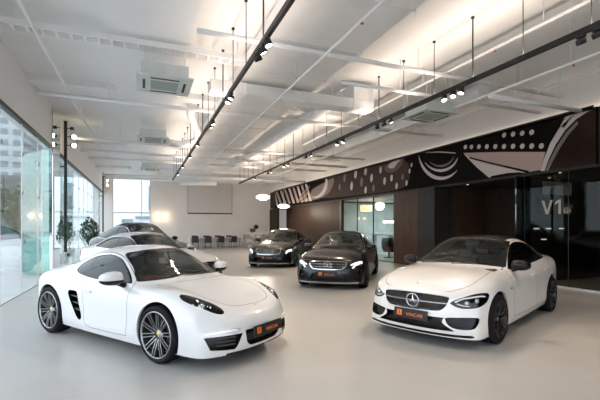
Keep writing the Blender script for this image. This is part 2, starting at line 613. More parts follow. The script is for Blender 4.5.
def seat(root, x, y, z, mtl, w=0.5, hgt=0.62, rake=0.32):
    s = MB()
    s.cbox(x + 0.02, y, z, 0.5, w, 0.16, 0.05)
    s.cbox(x + 0.02, y + w / 2 - 0.04, z + 0.03, 0.42, 0.08, 0.17, 0.035)
    s.cbox(x + 0.02, y - w / 2 + 0.04, z + 0.03, 0.42, 0.08, 0.17, 0.035)
    b = MB()
    b.cbox(0, 0, hgt / 2, 0.12, w, hgt, 0.05)
    b.cbox(0.05, w / 2 - 0.05, hgt / 2 - 0.05, 0.1, 0.09, hgt * 0.75, 0.035)
    b.cbox(0.05, -w / 2 + 0.05, hgt / 2 - 0.05, 0.1, 0.09, hgt * 0.75, 0.035)
    b.cbox(0.01, 0, hgt + 0.07, 0.09, 0.26, 0.16, 0.04)
    m = Matrix.Translation((x - 0.22, y, z + 0.02)) @ Matrix.Rotation(-rake, 4, 'Y')
    s.add([m @ Vector(v) for v in b.v], b.f)
    return s.build('seat', mtl, root)

def steering(root, x, y, z):
    s = MB()
    t = R(25)
    pts = []
    for k in range(28):
        a = 2 * PI * k / 28
        u, v = 0.18 * math.cos(a), 0.18 * math.sin(a)
        pts.append((x + v * math.sin(t), y + u, z + v * math.cos(t)))
    s.tube(pts, 0.016, 8, closed=True)
    for a in (0, PI, -PI / 2):
        u, v = 0.17 * math.cos(a), 0.17 * math.sin(a)
        s.tube([(x, y, z), (x + v * math.sin(t), y + u, z + v * math.cos(t))], 0.014, 6)
    s.ball((x, y, z), 0.06, 12, 8, (0.5, 1, 0.8))
    s.tube([(x, y, z), (x + 0.3, y, z - 0.12)], 0.03, 8)
    return s.build('steering_wheel', M['leather_black'], root)

def wing_mirror(root, x, y, z, paint, side, sc_=1.0, base=0.13):
    """housing outboard of the door, stalk running in to the glass corner"""
    m = MB()
    n, mm = 20, 12
    V = []; F = []
    for i in range(mm + 1):
        t = PI * i / mm
        for k in range(n):
            a = 2 * PI * k / n
            cx, cy, cz = math.sin(t) * math.cos(a), math.cos(t), math.sin(t) * math.sin(a)
            f = lambda q, e: math.copysign(abs(q) ** e, q)
            px = f(cx, 0.85) * 0.105 * sc_ if cx > 0 else f(cx, 0.6) * 0.03 * sc_
            V.append((x + px - 0.03 * cy * side * side, y + side * (0.125 * f(cy, 0.75)) * sc_, z + f(cz, 0.8) * 0.078 * sc_ * (1 - 0.18 * cy)))
    for i in range(mm):
        for k in range(n):
            l = (k + 1) % n
            F.append((i * n + k, i * n + l, (i + 1) * n + l, (i + 1) * n + k))
    m.add(V, F, True)
    h = m.build('wing_mirror', paint, root)
    k = MB()
    k.add([(v[0], v[1], z + (v[2] - z) * 1.04 - 0.004) for v in V], F, True)
    bmk = bmesh.new()
    vs = [bmk.verts.new((q[0] + (q[0] - x) * .02, q[1] + (q[1] - y) * .02, min(q[2], z - 0.022))) for q in k.v]
    for q in F:
        try: bmk.faces.new([vs[i] for i in q])
        except ValueError: pass
    bmesh.ops.remove_doubles(bmk, verts=bmk.verts[:], dist=1e-5)
    me = bpy.data.meshes.new('mirror_lower_shell'); bmk.to_mesh(me); bmk.free()
    me.materials.append(M['trim']); me.polygons.foreach_set('use_smooth', [True] * len(me.polygons))
    o = bpy.data.objects.new('mirror_lower_shell', me); link(o); o.parent = h
    s = MB()
    yi = y - side * base
    s.tube([(x, y - side * 0.04, z - 0.055), (x + 0.01, y - side * 0.11, z - 0.085), (x + 0.03, yi - side * 0.05, z - 0.11)], [0.03, 0.026, 0.036], 8)
    s.build('mirror_stalk', M['trim'], h)
    g = MB()
    g.ball((x - 0.029 * sc_, y, z), 0.1 * sc_, 16, 8, (0.06, 1.12, 0.66))
    g.build('mirror_glass', M['lamp_lens'], h)
    return h

def plate(root, x, y, z, pitch=0.0, w=0.52, h=0.11, yaw=0.0):
    """black dealer plate with an orange square and the dealer's name"""
    p = MB().cbox(0, 0, 0, 0.012, w, h, 0.004).build('number_plate', M['plate'], root, (x, y, z), (0, -pitch, yaw))
    q = MB()
    q.cbox(0.0075, 0, 0, 0.003, h * 0.56, h * 0.56)
    q.cbox(0.0075, 0, h * -0.2, 0.003, h * 0.5, h * 0.1)
    o = q.build('dealer_mark', M['orange'], p, (0, -w * 0.33, 0.002))
    i = MB()
    i.cbox(0.0095, 0, h * 0.1, 0.002, h * 0.10, h * 0.22); i.cbox(0.0095, 0, -h * 0.08, 0.002, h * 0.3, h * 0.05)
    i.build('mark_inlay', M['plate'], o)
    text_mesh('lettering', 'VINCAR', h * 0.46, M['orange'], p, (0.0075, w * 0.12, -0.012), (R(90), 0, R(90)), 0.001, 1.12)
    return p

class Car:
    """cuts a body skin into panels; everything it makes becomes a child of root"""
    def __init__(s, root, sk, paint):
        s.root, s.sk, s.paint = root, sk, paint
    def take(s, f):
        a, s.sk = clip(s.sk, f)
        return a
    def seam_part(s, name, f, w=0.0035, mtl=None, split=True, depth=0.012):
        """panel inside f<0 becomes its own part with a dark gap round it"""
        reg = s.take(f - w)
        fv = np.full(len(reg.V), 1.0); fv[:len(f)] = f
        # recompute the band by clipping again on the stored field
        reg2, band = s._clip_field(reg, f, w)
        s.put('panel_gap', inset(band, depth), M['seam'], shade=False, split=split)
        return s.put(name, reg2, mtl or s.paint, split=split)
    def _clip_field(s, reg, f, w):
        # extend f to the vertices clip() added: they lie on f == w
        g = np.full(len(reg.V), w); g[:len(f)] = f
        return clip(reg, g + w)
    def put(s, name, sk, mtl, parent=None, split=False, shade=True):
        if split:
            out = []
            c = sk.cen()[:, 1]
            for m in (c > 0, c <= 0):
                o = skin_obj(name, sk.sub(m), mtl, parent or s.root, shade)
                if o: out.append(o)
            return out
        return skin_obj(name, sk, mtl, parent or s.root, shade)
    def hollow(s, name, f, depth, mtl, split=True, vec=None):
        reg = s.take(f)
        outs = []
        c = reg.cen()[:, 1]
        for m in ((c > 0, c <= 0) if split else (c < 9,)):
            r = reg.sub(m)
            if len(r.T): outs.append(skin_obj(name, inset(r, depth, vec), mtl, s.root, False))
        return reg, outs
    def arches(s, axles, rads, ymin=0.5, depth=0.3):
        for ax, (zc, rr) in zip(axles, rads):
            V = s.sk.V
            f = np.hypot(V[:, 0] - ax, V[:, 2] - zc) - rr
            f = np.where((np.abs(V[:, 1]) < ymin) | (V[:, 2] > zc + rr + 0.15), 1.0, f)
            reg = s.take(f).compact()
            for sg in (1, -1):
                r = reg.sub(reg.cen()[:, 1] * sg > 0)
                if not len(r.T): continue
                w = inset(r, 0.03, (0, -sg, 0)); k = len(r.T)
                skin_obj('arch_lip', Skin(w.V, w.T[k:], None), s.paint, s.root, False)
                r2 = Skin(r.V + np.array((0, -sg * 0.03, 0)), r.T, r.N)
                w = inset(r2, depth, (0, -sg, 0))
                skin_obj('wheel_arch_liner', w, M['liner'], s.root, False)
    def lining(s, depth=0.03):
        """dark inner face of the roof and pillars"""
        k = s.sk.cen()[:, 2] > 0.5
        m = s.sk.sub(k).compact()
        o = Skin(m.V - m.N * depth, m.T, -m.N)
        skin_obj('inner_lining', o, M['leather_black'], s.root)

def wheels(root, kind, axles, ys, rads, widths, rr, zoff=0):
    protos = {}
    for ax, y, r, w in zip(axles, ys, rads, widths):
        for sg in (-1, 1):
            key = (r, w)
            if key not in protos:
                o = make_wheel(kind, r, w, rr); protos[key] = o
            else:
                o = copy_tree(protos[key])
            o.parent = root
            o.location = (ax, sg * (y), r)
            o.rotation_euler = (0, 0, 0 if sg < 0 else PI)

def cockpit(root, x_dash, z_dash, yw, z_seat, x_seat, seat_m, dash_m, wheel_y, rear_seat=None, x_rear=-1.4, floor=(-1.6, 1.0), top_m=None):
    d = MB()
    d.cbox(x_dash + 0.28, 0, z_dash - 0.22, 0.62, yw * 2, 0.42, 0.06)
    d.cbox(x_dash + 0.0, 0, z_dash - 0.35, 0.3, yw * 2, 0.3, 0.05)
    d.cbox(x_dash + 0.02, wheel_y, z_dash + 0.0, 0.22, 0.36, 0.1, 0.04)
    d.build('dashboard', dash_m, root)
    c = MB()
    c.cbox(x_dash - 0.5, 0, z_dash - 0.42, 0.9, 0.22, 0.3, 0.04)
    c.build('centre_console', M['leather_black'], root)
    for y in (-0.37, 0.37):
        seat(root, x_seat, y, z_seat, seat_m)
    if rear_seat:
        r = MB()
        r.cbox(x_rear, 0, z_seat + 0.02, 0.5, 1.24, 0.18, 0.06)
        r.cbox(x_rear - 0.34, 0, z_seat + 0.32, 0.16, 1.24, 0.6, 0.06)
        for y in (-0.38, 0.38): r.cbox(x_rear - 0.38, y, z_seat + 0.66, 0.09, 0.26, 0.14, 0.04)
        r.build('rear_seat', rear_seat, root)
    steering(root, x_dash - 0.2, wheel_y, z_dash - 0.03)
    u = MB()
    u.box(floor[0], floor[1], -yw + 0.1, yw - 0.1, 0.18, 0.24)
    u.build('underbody', M['liner'], root)
    for sg in (-1, 1):
        dd = MB().cbox((x_dash + x_seat) / 2 - 0.1, sg * (yw + 0.015), z_dash - 0.22, 1.5, 0.03, 0.4, 0.01)
        dd.build('door_trim', seat_m, root)
    rm = MB(); rm.cbox(x_dash - 0.18, 0, 0, 0.03, 0.24, 0.07, 0.012)
    return

# ---------------------------------------------------------------- the white mid-engined coupe
def make_coupe():
    root = empty('sports_coupe')
    P = M['white_paint']
    C = [
     # 0 centre line
     [(-2.12, 0, .80), (-2.03, 0, .885), (-1.85, 0, .915), (-1.6, 0, .985), (-1.2, 0, 1.12), (-.8, 0, 1.235), (-.35, 0, 1.31), (0, 0, 1.318), (0.24, 0, 1.28), (.50, 0, 1.15), (.94, 0, .902), (1.02, 0, .875), (1.14, 0, .855), (1.4, 0, .80), (1.8, 0, .70), (2.0, 0, .63), (2.10, 0, .575)],
     # 1
     [(-2.11, .30, .80), (-2.01, .30, .885), (-1.82, .30, .915), (-1.57, .30, .98), (-1.2, .29, 1.105), (-.8, .28, 1.222), (-.35, .28, 1.297), (-.02, .29, 1.303), (.20, .30, 1.267), (.46, .33, 1.14), (.88, .37, .897), (.97, .38, .872), (1.12, .34, .852), (1.4, .32, .797), (1.8, .31, .695), (2.0, .29, .625), (2.09, .28, .57)],
     # 2 rail
     [(-2.08, .56, .79), (-1.97, .56, .875), (-1.8, .56, .905), (-1.52, .57, .955), (-1.2, .53, 1.01), (-.85, .53, 1.13), (-.5, .53, 1.215), (-.1, .54, 1.24), (.10, .56, 1.20), (.37, .625, 1.07), (.67, .715, .883), (.77, .72, .858), (.95, .66, .853), (1.24, .62, .84), (1.6, .58, .77), (1.9, .54, .665), (2.02, .50, .575)],
     # 3 belt / fender top
     [(-1.95, .66, .765), (-1.84, .70, .825), (-1.65, .75, .88), (-1.24, .775, .90), (-.8, .775, .875), (-.3, .78, .845), (.3, .78, .83), (.6, .775, .833), (.9, .765, .842), (1.24, .745, .852), (1.6, .72, .778), (1.85, .67, .675), (1.93, .62, .58)],
     # 4 shoulder (corner)
     [(-1.82, .74, .74), (-1.7, .82, .79), (-1.5, .875, .83), (-1.24, .888, .845), (-.8, .875, .81), (-.4, .855, .775), (0, .848, .765), (.5, .85, .755), (.9, .845, .77), (1.24, .84, .755), (1.55, .815, .69), (1.75, .775, .61), (1.82, .74, .545)],
     # 5 mid
     [(-1.82, .755, .60), (-1.68, .84, .62), (-1.24, .905, .64), (-.8, .89, .63), (-.4, .868, .61), (0, .862, .60), (.5, .865, .60), (.9, .875, .61), (1.24, .885, .60), (1.55, .86, .55), (1.76, .81, .49), (1.85, .77, .455)],
     # 6 lower
     [(-1.82, .745, .44), (-1.68, .835, .44), (-1.24, .90, .44), (-.8, .885, .43), (-.4, .862, .42), (0, .858, .415), (.5, .862, .41), (.9, .87, .41), (1.24, .885, .41), (1.55, .865, .39), (1.78, .82, .36), (1.88, .785, .35)],
     # 7 sill top
     [(-1.80, .73, .29), (-1.68, .81, .29), (-1.24, .875, .28), (-.8, .882, .27), (-.4, .874, .26), (0, .872, .255), (.5, .875, .25), (.9, .87, .25), (1.24, .87, .25), (1.55, .855, .25), (1.79, .82, .24), (1.90, .79, .24)],
     # 8 bottom
     [(-1.78, .68, .20), (-1.24, .82, .18), (-.8, .845, .165), (0, .845, .155), (.9, .84, .15), (1.55, .83, .15), (1.80, .80, .145), (1.90, .77, .145)],
    ]
    front = [(2.155, .485), (2.175, .36), (2.165, .25), (2.125, .155)]
    rear = [(-2.15, .66), (-2.15, .50), (-2.12, .34), (-2.06, .22)]
    sk = body_skin(C, front, rear, 46, 3, 2.8)
    car = Car(root, sk, P)
    car.arches((-1.2375, 1.2375), ((.352, .378), (.345, .368)))
    # side windows
    dlo = smooth_poly([(.60, .865), (.60, .865), (.46, .965), (.25, 1.08), (.08, 1.15), (-.16, 1.19), (-.42, 1.175), (-.62, 1.135), (-.78, 1.065), (-.825, 1.01), (-.77, .94), (-.5, .893), (0, .862)], 4)
    side = lambda V: (np.abs(V[:, 1]) > 0.45)
    reg = car.take(field(car.sk, SIDE, dlo, side))
    # windshield and rear screen
    ws = [(-.70, .885), (-.5, .898), (-.25, .912), (0, .918), (.25, .912), (.5, .898), (.70, .885), (.60, 1.03), (.545, 1.14), (.505, 1.20), (.45, 1.23), (.25, 1.262), (0, 1.272), (-.25, 1.262), (-.45, 1.23), (-.505, 1.20), (-.545, 1.14), (-.60, 1.03)]
    wreg = car.take(field(car.sk, FRONT, ws, lambda V: (V[:, 0] > 0.0) & (np.abs(V[:, 1]) < .71)))
    rs = [(-.50, .985), (.50, .985), (.47, 1.1), (.40, 1.2), (.2, 1.225), (-.2, 1.225), (-.40, 1.2), (-.47, 1.1)]
    rreg = car.take(field(car.sk, FRONT, rs, lambda V: (V[:, 0] < -0.6) & (np.abs(V[:, 1]) < .55)))
    car.lining()
    # door glass with the dark pillar strip
    inner, ring = clip(reg, field(reg, SIDE, dlo, None, 0.014))
    car.put('window_trim', inset(ring, 0.006), M['trim'], split=False, shade=False)
    bp = [(-.50, .85), (-.455, .85), (-.50, 1.3), (-.545, 1.3)]
    pil, gl = clip(inner, field(inner, SIDE, bp))
    car.put('pillar_strip', pil, M['trim'], split=True)
    for m in (gl.cen()[:, 0] > -.5, gl.cen()[:, 0] <= -.5):
        car.put('side_window', gl.sub(m), M['glass_light'], split=True)
    g, ring = clip(wreg, field(wreg, FRONT, ws, None, 0.016))
    car.put('windshield_seal', ring, M['trim'])
    car.put('windshield', g, M['windshield'])
    car.put('rear_window', rreg, M['glass_light'])
    # cowl strip at the windshield foot
    cw = [(.80, -.64), (.86, -.4), (.895, 0), (.86, .4), (.80, .64), (.72, .64), (.79, .4), (.83, 0), (.79, -.4), (.72, -.64)]
    # headlights
    hl = smooth_poly([(1.47, .705), (1.54, .65), (1.68, .585), (1.84, .525), (1.94, .50), (1.97, .52), (1.93, .59), (1.84, .665), (1.72, .725), (1.59, .752), (1.50, .745)], 4)
    f = field(car.sk, ATOP, hl, lambda V: (V[:, 2] > 0.5))
    reg, bowls = car.hollow('headlight', f, 0.05, M['lamp_bowl'], True)
    for o in bowls: o['label'] = 'teardrop headlight with four small lamps'
    for sg, par in zip((1, -1), bowls):
        cov = reg.sub(reg.cen()[:, 1] * sg > 0)
        skin_obj('headlight_cover', cov, M['lamp_cover'], par)
        lamp = MB()
        V = reg.V
        def surf(x, y, inn):
            d = np.hypot(V[:, 0] - x, V[:, 1] - y * sg); i = d.argmin()
            p = V[i] - reg.N[i] * inn
            return p, reg.N[i]
        for (x, y, r) in ((1.77, .665, .052),):
            p, n = surf(x, y, 0.045)
            lamp.ball(p, r, 16, 10)
        lamp.build('projector_lens', M['lamp_lens'], par)
        for (x, y) in ((1.69, .64), (1.84, .60), (1.82, .70), (1.69, .72)):
            p, n = surf(x, y, 0.02)
            MB().ball(p, 0.011, 8, 6).build('daytime_light', M['drl'], par)
    # bonnet lid, doors
    hood = smooth_poly([(.93, -.61), (.93, -.61), (1.3, -.56), (1.7, -.49), (1.90, -.36), (1.955, -.18), (1.965, 0), (1.955, .18), (1.90, .36), (1.7, .49), (1.3, .56), (.93, .61), (.93, .61), (1.01, .3), (1.03, 0), (1.01, -.3)], 4)
    car.seam_part('front_lid', field(car.sk, TOP, hood, lambda V: (V[:, 2] > .45) & (V[:, 0] > .7)), 0.0025, split=False)
    door = smooth_poly([(.64, .87), (.66, .70), (.665, .45), (.64, .265), (.60, .235), (0, .225), (-.24, .24), (-.31, .30), (-.33, .5), (-.37, .72), (-.46, .88), (-.51, 1.06), (-.52, 1.17), (-.48, 1.20), (-.16, 1.215), (.10, 1.172), (.29, 1.09), (.50, .97)], 3)
    car.seam_part('door', field(car.sk, SIDE, door, lambda V: np.abs(V[:, 1]) > .45), 0.003)
    # air scoop behind the door
    sc_in = smooth_poly([(-.70, .665), (-.66, .69), (-.53, .69), (-.48, .65), (-.435, .50), (-.38, .37), (-.385, .315), (-.44, .30), (-.52, .36), (-.605, .48), (-.68, .60)], 3)
    f = field(car.sk, SIDE, sc_in, lambda V: np.abs(V[:, 1]) > .6)
    reg, _ = car.hollow('side_intake', f, 0.07, M['trim'], True)
    for sg in (1, -1):
        fins = MB()
        for z, x0, x1 in ((.61, -.68, -.475), (.52, -.63, -.445), (.43, -.575, -.41)):
            y = sg * .872
            fins.add([(x0, y - sg * .05, z), (x1, y - sg * .01, z - .012), (x1, y - sg * .012, z + .012), (x0, y - sg * .05, z + .02), (x0, y - sg * .02, z), (x1, y, z - .008), (x1, y, z + .008), (x0, y - sg * .02, z + .016)], [(0, 1, 2, 3), (4, 7, 6, 5), (0, 4, 5, 1), (3, 2, 6, 7), (0, 3, 7, 4), (1, 5, 6, 2)])
        fins.build('intake_fin', M['plastic'], root)
        hd = MB().cbox(-.22, sg * .872, .715, .17, .022, .026, .008)
        hd.build('door_handle', P, root)
    # front bumper openings
    FC = lambda V: (V[:, 0] > 1.3) & (V[:, 2] < .55)
    oi = smooth_poly([(.37, .375), (.37, .375), (.73, .37), (.75, .35), (.75, .35), (.72, .25), (.69, .228), (.47, .205), (.445, .21), (.445, .21)], 3)
    reg, outs = car.hollow('side_grille', field(car.sk, AFRONT, oi, FC), 0.05, M['trim'], True)
    for sg, par in zip((1, -1), outs):
        b = MB()
        for z in (.255, .295, .335):
            for i in range(8):
                y0, y1 = .44 + i * .033, .44 + (i + 1) * .033
                X = lambda y: 2.165 - .36 * (y / .79) ** 2.8 - .02
                b.add([(X(y0), sg * y0, z), (X(y1), sg * y1, z), (X(y1), sg * y1, z + .012), (X(y0), sg * y0, z + .012), (X(y0) - .03, sg * y0, z), (X(y1) - .03, sg * y1, z), (X(y1) - .03, sg * y1, z + .012), (X(y0) - .03, sg * y0, z + .012)],
                      [(0, 1, 2, 3), (0, 4, 5, 1), (3, 2, 6, 7), (4, 7, 6, 5)])
        b.build('slat', M['plastic'], par)
    ci = smooth_poly([(-.33, .40), (-.33, .40), (.33, .40), (.33, .40), (.31, .27), (.25, .215), (.20, .205), (-.20, .205), (-.25, .215), (-.31, .27)], 3)
    car.hollow('centre_grille', field(car.sk, FRONT, ci, FC), 0.05, M['trim'], False)
    dr = smooth_poly([(.40, .418), (.41, .436), (.60, .432), (.755, .41), (.77, .398), (.755, .388), (.6, .404), (.42, .408)], 3)
    reg = car.take(field(car.sk, AFRONT, dr, FC))
    inn, ring = clip(reg, field(reg, AFRONT, dr, None, 0.006))
    car.put('light_strip_trim', ring, M['satin'], split=True)
    car.put('light_strip', inn, M['drl'], split=True)
    lip = [(-.55, .172), (.55, .172), (.55, .1), (-.55, .1)]
    car.put('front_splitter', car.take(field(car.sk, FRONT, lip, lambda V: (V[:, 0] > 1.5))), M['trim'])
    # side marker
    mk = smooth_poly([(1.585, .585), (1.60, .60), (1.74, .565), (1.76, .55), (1.74, .54), (1.62, .565)], 3)
    reg = car.take(field(car.sk, SIDE, mk, lambda V: np.abs(V[:, 1]) > .6))
    car.put('side_marker', reg, M['satin'], split=True)
    # tail lamps, rear plate
    tl = smooth_poly([(.38, .74), (.74, .74), (.80, .70), (.72, .62), (.45, .66)], 3)
    car.put('tail_lamp', car.take(field(car.sk, AFRONT, tl, lambda V: V[:, 0] < -1.6)), M['tail'], split=True)
    car.put('body', car.sk, P)
    # crest
    i = np.argmin(np.hypot(car.sk.V[:, 0] - 1.99, car.sk.V[:, 1]))
    p = car.sk.V[i]
    cr = MB().prism([(-.017, .024), (0, .028), (.017, .024), (.017, -.008), (.010, -.02), (0, -.026), (-.010, -.02), (-.017, -.008)], 0, .004, 'z')
    cr.build('bonnet_crest', M['crest'], root, (1.99, 0, p[2] + 0.006), (0, R(22), R(-90)))
    plate(root, 2.205, 0.0, .372, 0.12, .54, .125)
    wheels(root, 'twin10', (-1.2375, 1.2375), (.77, .765), (.345, .335), (.255, .235), .268)
    for sg in (-1, 1):
        wing_mirror(root, .47, sg * .955, .945, P, sg, 1.08, base=0.13)
    cockpit(root, .42, .86, .66, .36, -.1, M['leather_black'], M['leather_red'], -.37, floor=(-1.9, 1.75))
    wp = MB()
    for y0, y1 in ((-.55, -.02), (.1, .6)):
        pass
    wp.tube([(.92, -.45, .93), (.885, -.1, .95), (.87, .25, .955)], .008, 6); wp.tube([(.93, .15, .935), (.84, .40, .95), (.76, .58, .945)], .008, 6)
    wp.build('wiper', M['trim'], root)
    rv = MB().cbox(.12, 0, 1.17, .035, .24, .07, .015)
    rv.tube([(.12, 0, 1.19), (.15, 0, 1.24)], .01, 6)
    rv.build('rear_view_mirror', M['leather_black'], root)
    rl = MB().cbox(-.56, 0, .95, .06, 1.0, .32, .03)
    rl.cbox(-1.1, 0, .80, .9, 1.2, .1, .03)
    rl.build('rear_bulkhead', M['leather_black'], root)
    return root

# ---------------------------------------------------------------- saloons
def make_saloon(name, L=4.70, W=1.81, H=1.44, WB=2.84, ovf=0.79, paint='white_paint', front='diamond', seat_m='leather_black', roof_m=None,
                mirror_m=None, kind='five_twin', lights_on=False, level=3, glass='glass_tint', wheel=(.335, .24, .245), plate_on=True, coupe_roof=False, detail=True, tint_ws='windshield'):
    root = empty(name)
    P = M[paint]
    sy = W / 1.81; sz = (H - .9) / (1.44 - .9)
    hx = WB / 2
    ovr = L - WB - ovf
    def X(x):  # base car: axles at +-1.42, nose 2.21, tail -2.49
        if x > 1.42: return hx + (x - 1.42) / .79 * ovf
        if x < -1.42: return -hx + (x + 1.42) / 1.07 * ovr
        return x / 1.42 * hx
    hz = (H / 1.44 - 1) * .5 + 1
    Z = lambda z: (z * hz) if z < .9 else (.9 * hz + (z - .9) * (H - .9 * hz) / .54)
    def tr(t): return [(X(x), y * sy, Z(z)) for x, y, z in t]
    if coupe_roof:
        r0 = [(-2.44, 0, .93), (-2.38, 0, 1.03), (-2.2, 0, 1.06), (-1.9, 0, 1.13), (-1.3, 0, 1.31), (-.9, 0, 1.40), (-.45, 0, 1.442)]
        r1 = [(-2.43, .32, .93), (-2.36, .32, 1.03), (-2.18, .32, 1.055), (-1.9, .32, 1.12), (-1.3, .31, 1.30), (-.9, .30, 1.39), (-.47, .30, 1.432)]
        r2 = [(-2.36, .60, .92), (-2.30, .60, 1.01), (-2.1, .61, 1.04), (-1.8, .60, 1.10), (-1.3, .58, 1.22), (-.9, .585, 1.32), (-.5, .585, 1.385)]
    else:
        r0 = [(-2.44, 0, .93), (-2.38, 0, 1.01), (-2.25, 0, 1.035), (-1.98, 0, 1.055), (-1.84, 0, 1.10), (-1.3, 0, 1.33), (-.9, 0, 1.415), (-.45, 0, 1.442)]
        r1 = [(-2.43, .32, .93), (-2.36, .32, 1.01), (-2.22, .32, 1.035), (-1.96, .32, 1.052), (-1.82, .32, 1.09), (-1.3, .31, 1.315), (-.9, .30, 1.405), (-.47, .30, 1.432)]
        r2 = [(-2.36, .60, .92), (-2.30, .60, 1.0), (-2.12, .61, 1.02), (-1.88, .61, 1.04), (-1.66, .60, 1.10), (-1.3, .58, 1.24), (-.95, .585, 1.34), (-.5, .585, 1.385)]
    C = [
     r0 + [(-.15, 0, 1.432), (.18, 0, 1.39), (.53, 0, 1.235), (.95, 0, 1.015), (1.04, 0, .99), (1.3, 0, .96), (1.7, 0, .89), (2.0, 0, .805), (2.10, 0, .755), (2.15, 0, .705)],
     r1 + [(-.17, .31, 1.422), (.14, .32, 1.38), (.48, .35, 1.22), (.89, .39, 1.01), (.99, .39, .985), (1.3, .36, .96), (1.7, .34, .89), (2.0, .31, .80), (2.09, .30, .75), (2.14, .29, .705)],
     r2 + [(-.2, .59, 1.375), (.05, .605, 1.335), (.36, .665, 1.17), (.72, .745, .965), (.83, .74, .942), (1.05, .695, .935), (1.42, .63, .915), (1.8, .59, .83), (1.98, .555, .765), (2.07, .53, .71)],
     [(-2.27, .73, .91), (-2.18, .75, .96), (-1.9, .775, .985), (-1.42, .79, .985), (-.9, .80, .965), (-.3, .80, .945), (.4, .79, .925), (.7, .785, .915), (1.0, .775, .91), (1.42, .765, .875), (1.75, .74, .80), (1.93, .70, .73), (1.98, .68, .695)],
     [(-2.15, .78, .84), (-2.0, .84, .875), (-1.7, .875, .885), (-1.42, .883, .885), (-.9, .88, .865), (-.3, .878, .845), (.4, .875, .83), (1.0, .87, .82), (1.42, .865, .80), (1.7, .84, .735), (1.84, .80, .68), (1.89, .775, .65)],
     [(-2.18, .79, .68), (-2.02, .85, .70), (-1.42, .905, .70), (-.9, .895, .68), (0, .892, .66), (1.0, .888, .65), (1.42, .90, .65), (1.7, .87, .60), (1.86, .82, .56), (1.93, .79, .545)],
     [(-2.18, .785, .48), (-2.02, .845, .48), (-1.42, .90, .47), (-.9, .882, .45), (0, .876, .44), (1.0, .88, .44), (1.42, .90, .44), (1.7, .875, .41), (1.87, .835, .39), (1.96, .80, .38)],
     [(-2.16, .76, .30), (-2.0, .82, .30), (-1.42, .88, .28), (-.9, .892, .27), (0, .888, .26), (1.0, .885, .26), (1.42, .885, .26), (1.7, .87, .25), (1.89, .84, .24), (1.99, .81, .235)],
     [(-2.12, .70, .21), (-1.42, .83, .19), (-.9, .85, .18), (0, .85, .175), (1.0, .85, .17), (1.7, .85, .155), (1.90, .83, .145), (2.0, .80, .145)],
    ]
    C = [tr(c) for c in C]
    fr = [(X(2.19), Z(.55)), (X(2.215), Z(.40)), (X(2.215), Z(.25)), (X(2.18), Z(.15))]
    re = [(X(-2.49), Z(.74)), (X(-2.49), Z(.52)), (X(-2.46), Z(.34)), (X(-2.38), Z(.22))]
    sk = body_skin(C, fr, re, 46 if level > 2 else 36, level, 2.7)
    car = Car(root, sk, P)
    wr, ww, rr = wheel
    car.arches((-hx, hx), ((wr + .01, wr + .032),) * 2)
    def PS(pts): return [(X(a), Z(b)) for a, b in pts]
    def PF(pts): return [(a * sy, Z(b)) for a, b in pts]
    def PT(pts): return [(X(a), b * sy) for a, b in pts]
    side = lambda V: (np.abs(V[:, 1]) > 0.45)
    if coupe_roof:
        dlo = [(.62, .965), (.62, .965), (.42, 1.07), (.20, 1.18), (-.02, 1.285), (-.35, 1.335), (-.8, 1.29), (-1.25, 1.19), (-1.6, 1.085), (-1.64, 1.045), (-1.5, 1.02), (-.6, .985), (.2, .965)]
    else:
        dlo = [(.68, .94), (.68, .94), (.50, 1.04), (.28, 1.165), (.04, 1.275), (-.30, 1.325), (-.75, 1.308), (-1.08, 1.24), (-1.33, 1.13), (-1.45, 1.045), (-1.40, 1.015), (-.9, .99), (-.3, .965), (.3, .948)]
    dlo = smooth_poly(PS(dlo), 4)
    reg = car.take(field(car.sk, SIDE, dlo, side))
    ws = PF([(-.73, .97), (-.5, 1.0), (-.25, 1.018), (0, 1.024), (.25, 1.018), (.5, 1.0), (.73, .97), (.66, 1.12), (.59, 1.28), (.555, 1.33), (.50, 1.36), (.25, 1.388), (0, 1.397), (-.25, 1.388), (-.50, 1.36), (-.555, 1.33), (-.59, 1.28), (-.66, 1.12)])
    wreg = car.take(field(car.sk, FRONT, ws, lambda V: (V[:, 0] > -0.25) & (np.abs(V[:, 1]) < .76 * sy)))
    rs = PF([(-.56, 1.09), (.56, 1.09), (.52, 1.2), (.46, 1.31), (.25, 1.36), (-.25, 1.36), (-.46, 1.31), (-.52, 1.2)])
    rreg = car.take(field(car.sk, FRONT, rs, lambda V: (V[:, 0] < -0.85) & (np.abs(V[:, 1]) < .62)))
    if roof_m:
        rp = smooth_poly(PT([(.0, -.48), (.08, -.3), (.11, 0), (.08, .3), (.0, .48), (-.3, .49), (-1.1, .49), (-1.25, .3), (-1.28, 0), (-1.25, -.3), (-1.1, -.49), (-.3, -.49)]), 3)
        rg = car.take(field(car.sk, TOP, rp, lambda V: V[:, 2] > Z(1.25)))
    car.lining()
    if roof_m: car.put('glass_roof', rg, M[roof_m])
    inner, ring = clip(reg, field(reg, SIDE, dlo, None, 0.014))
    car.put('window_trim', inset(ring, 0.006), M['satin'] if front in ('twin_bar', 'louvre') else M['trim'], shade=False)
    p1 = PS([(-.44, .9), (-.38, .9), (-.46, 1.4), (-.52, 1.4)])
    pil, gl = clip(inner, field(inner, SIDE, p1))
    car.put('pillar_strip', pil, M['trim'], split=True)
    p2 = PS([(-1.12, .9), (-1.09, .9), (-1.16, 1.4), (-1.19, 1.4)])
    pil, gl = clip(gl, field(gl, SIDE, p2))
    car.put('pillar_strip', pil, M['trim'], split=True)
    c0 = gl.cen()[:, 0]
    for m in (c0 > X(-.45), (c0 <= X(-.45)) & (c0 > X(-1.14)), c0 <= X(-1.14)):
        car.put('side_window', gl.sub(m), M[glass], split=True)
    g, ring = clip(wreg, field(wreg, FRONT, ws, None, 0.016))
    car.put('windshield_seal', ring, M['trim'])
    car.put('windshield', g, M[tint_ws])
    car.put('rear_window', rreg, M[glass])
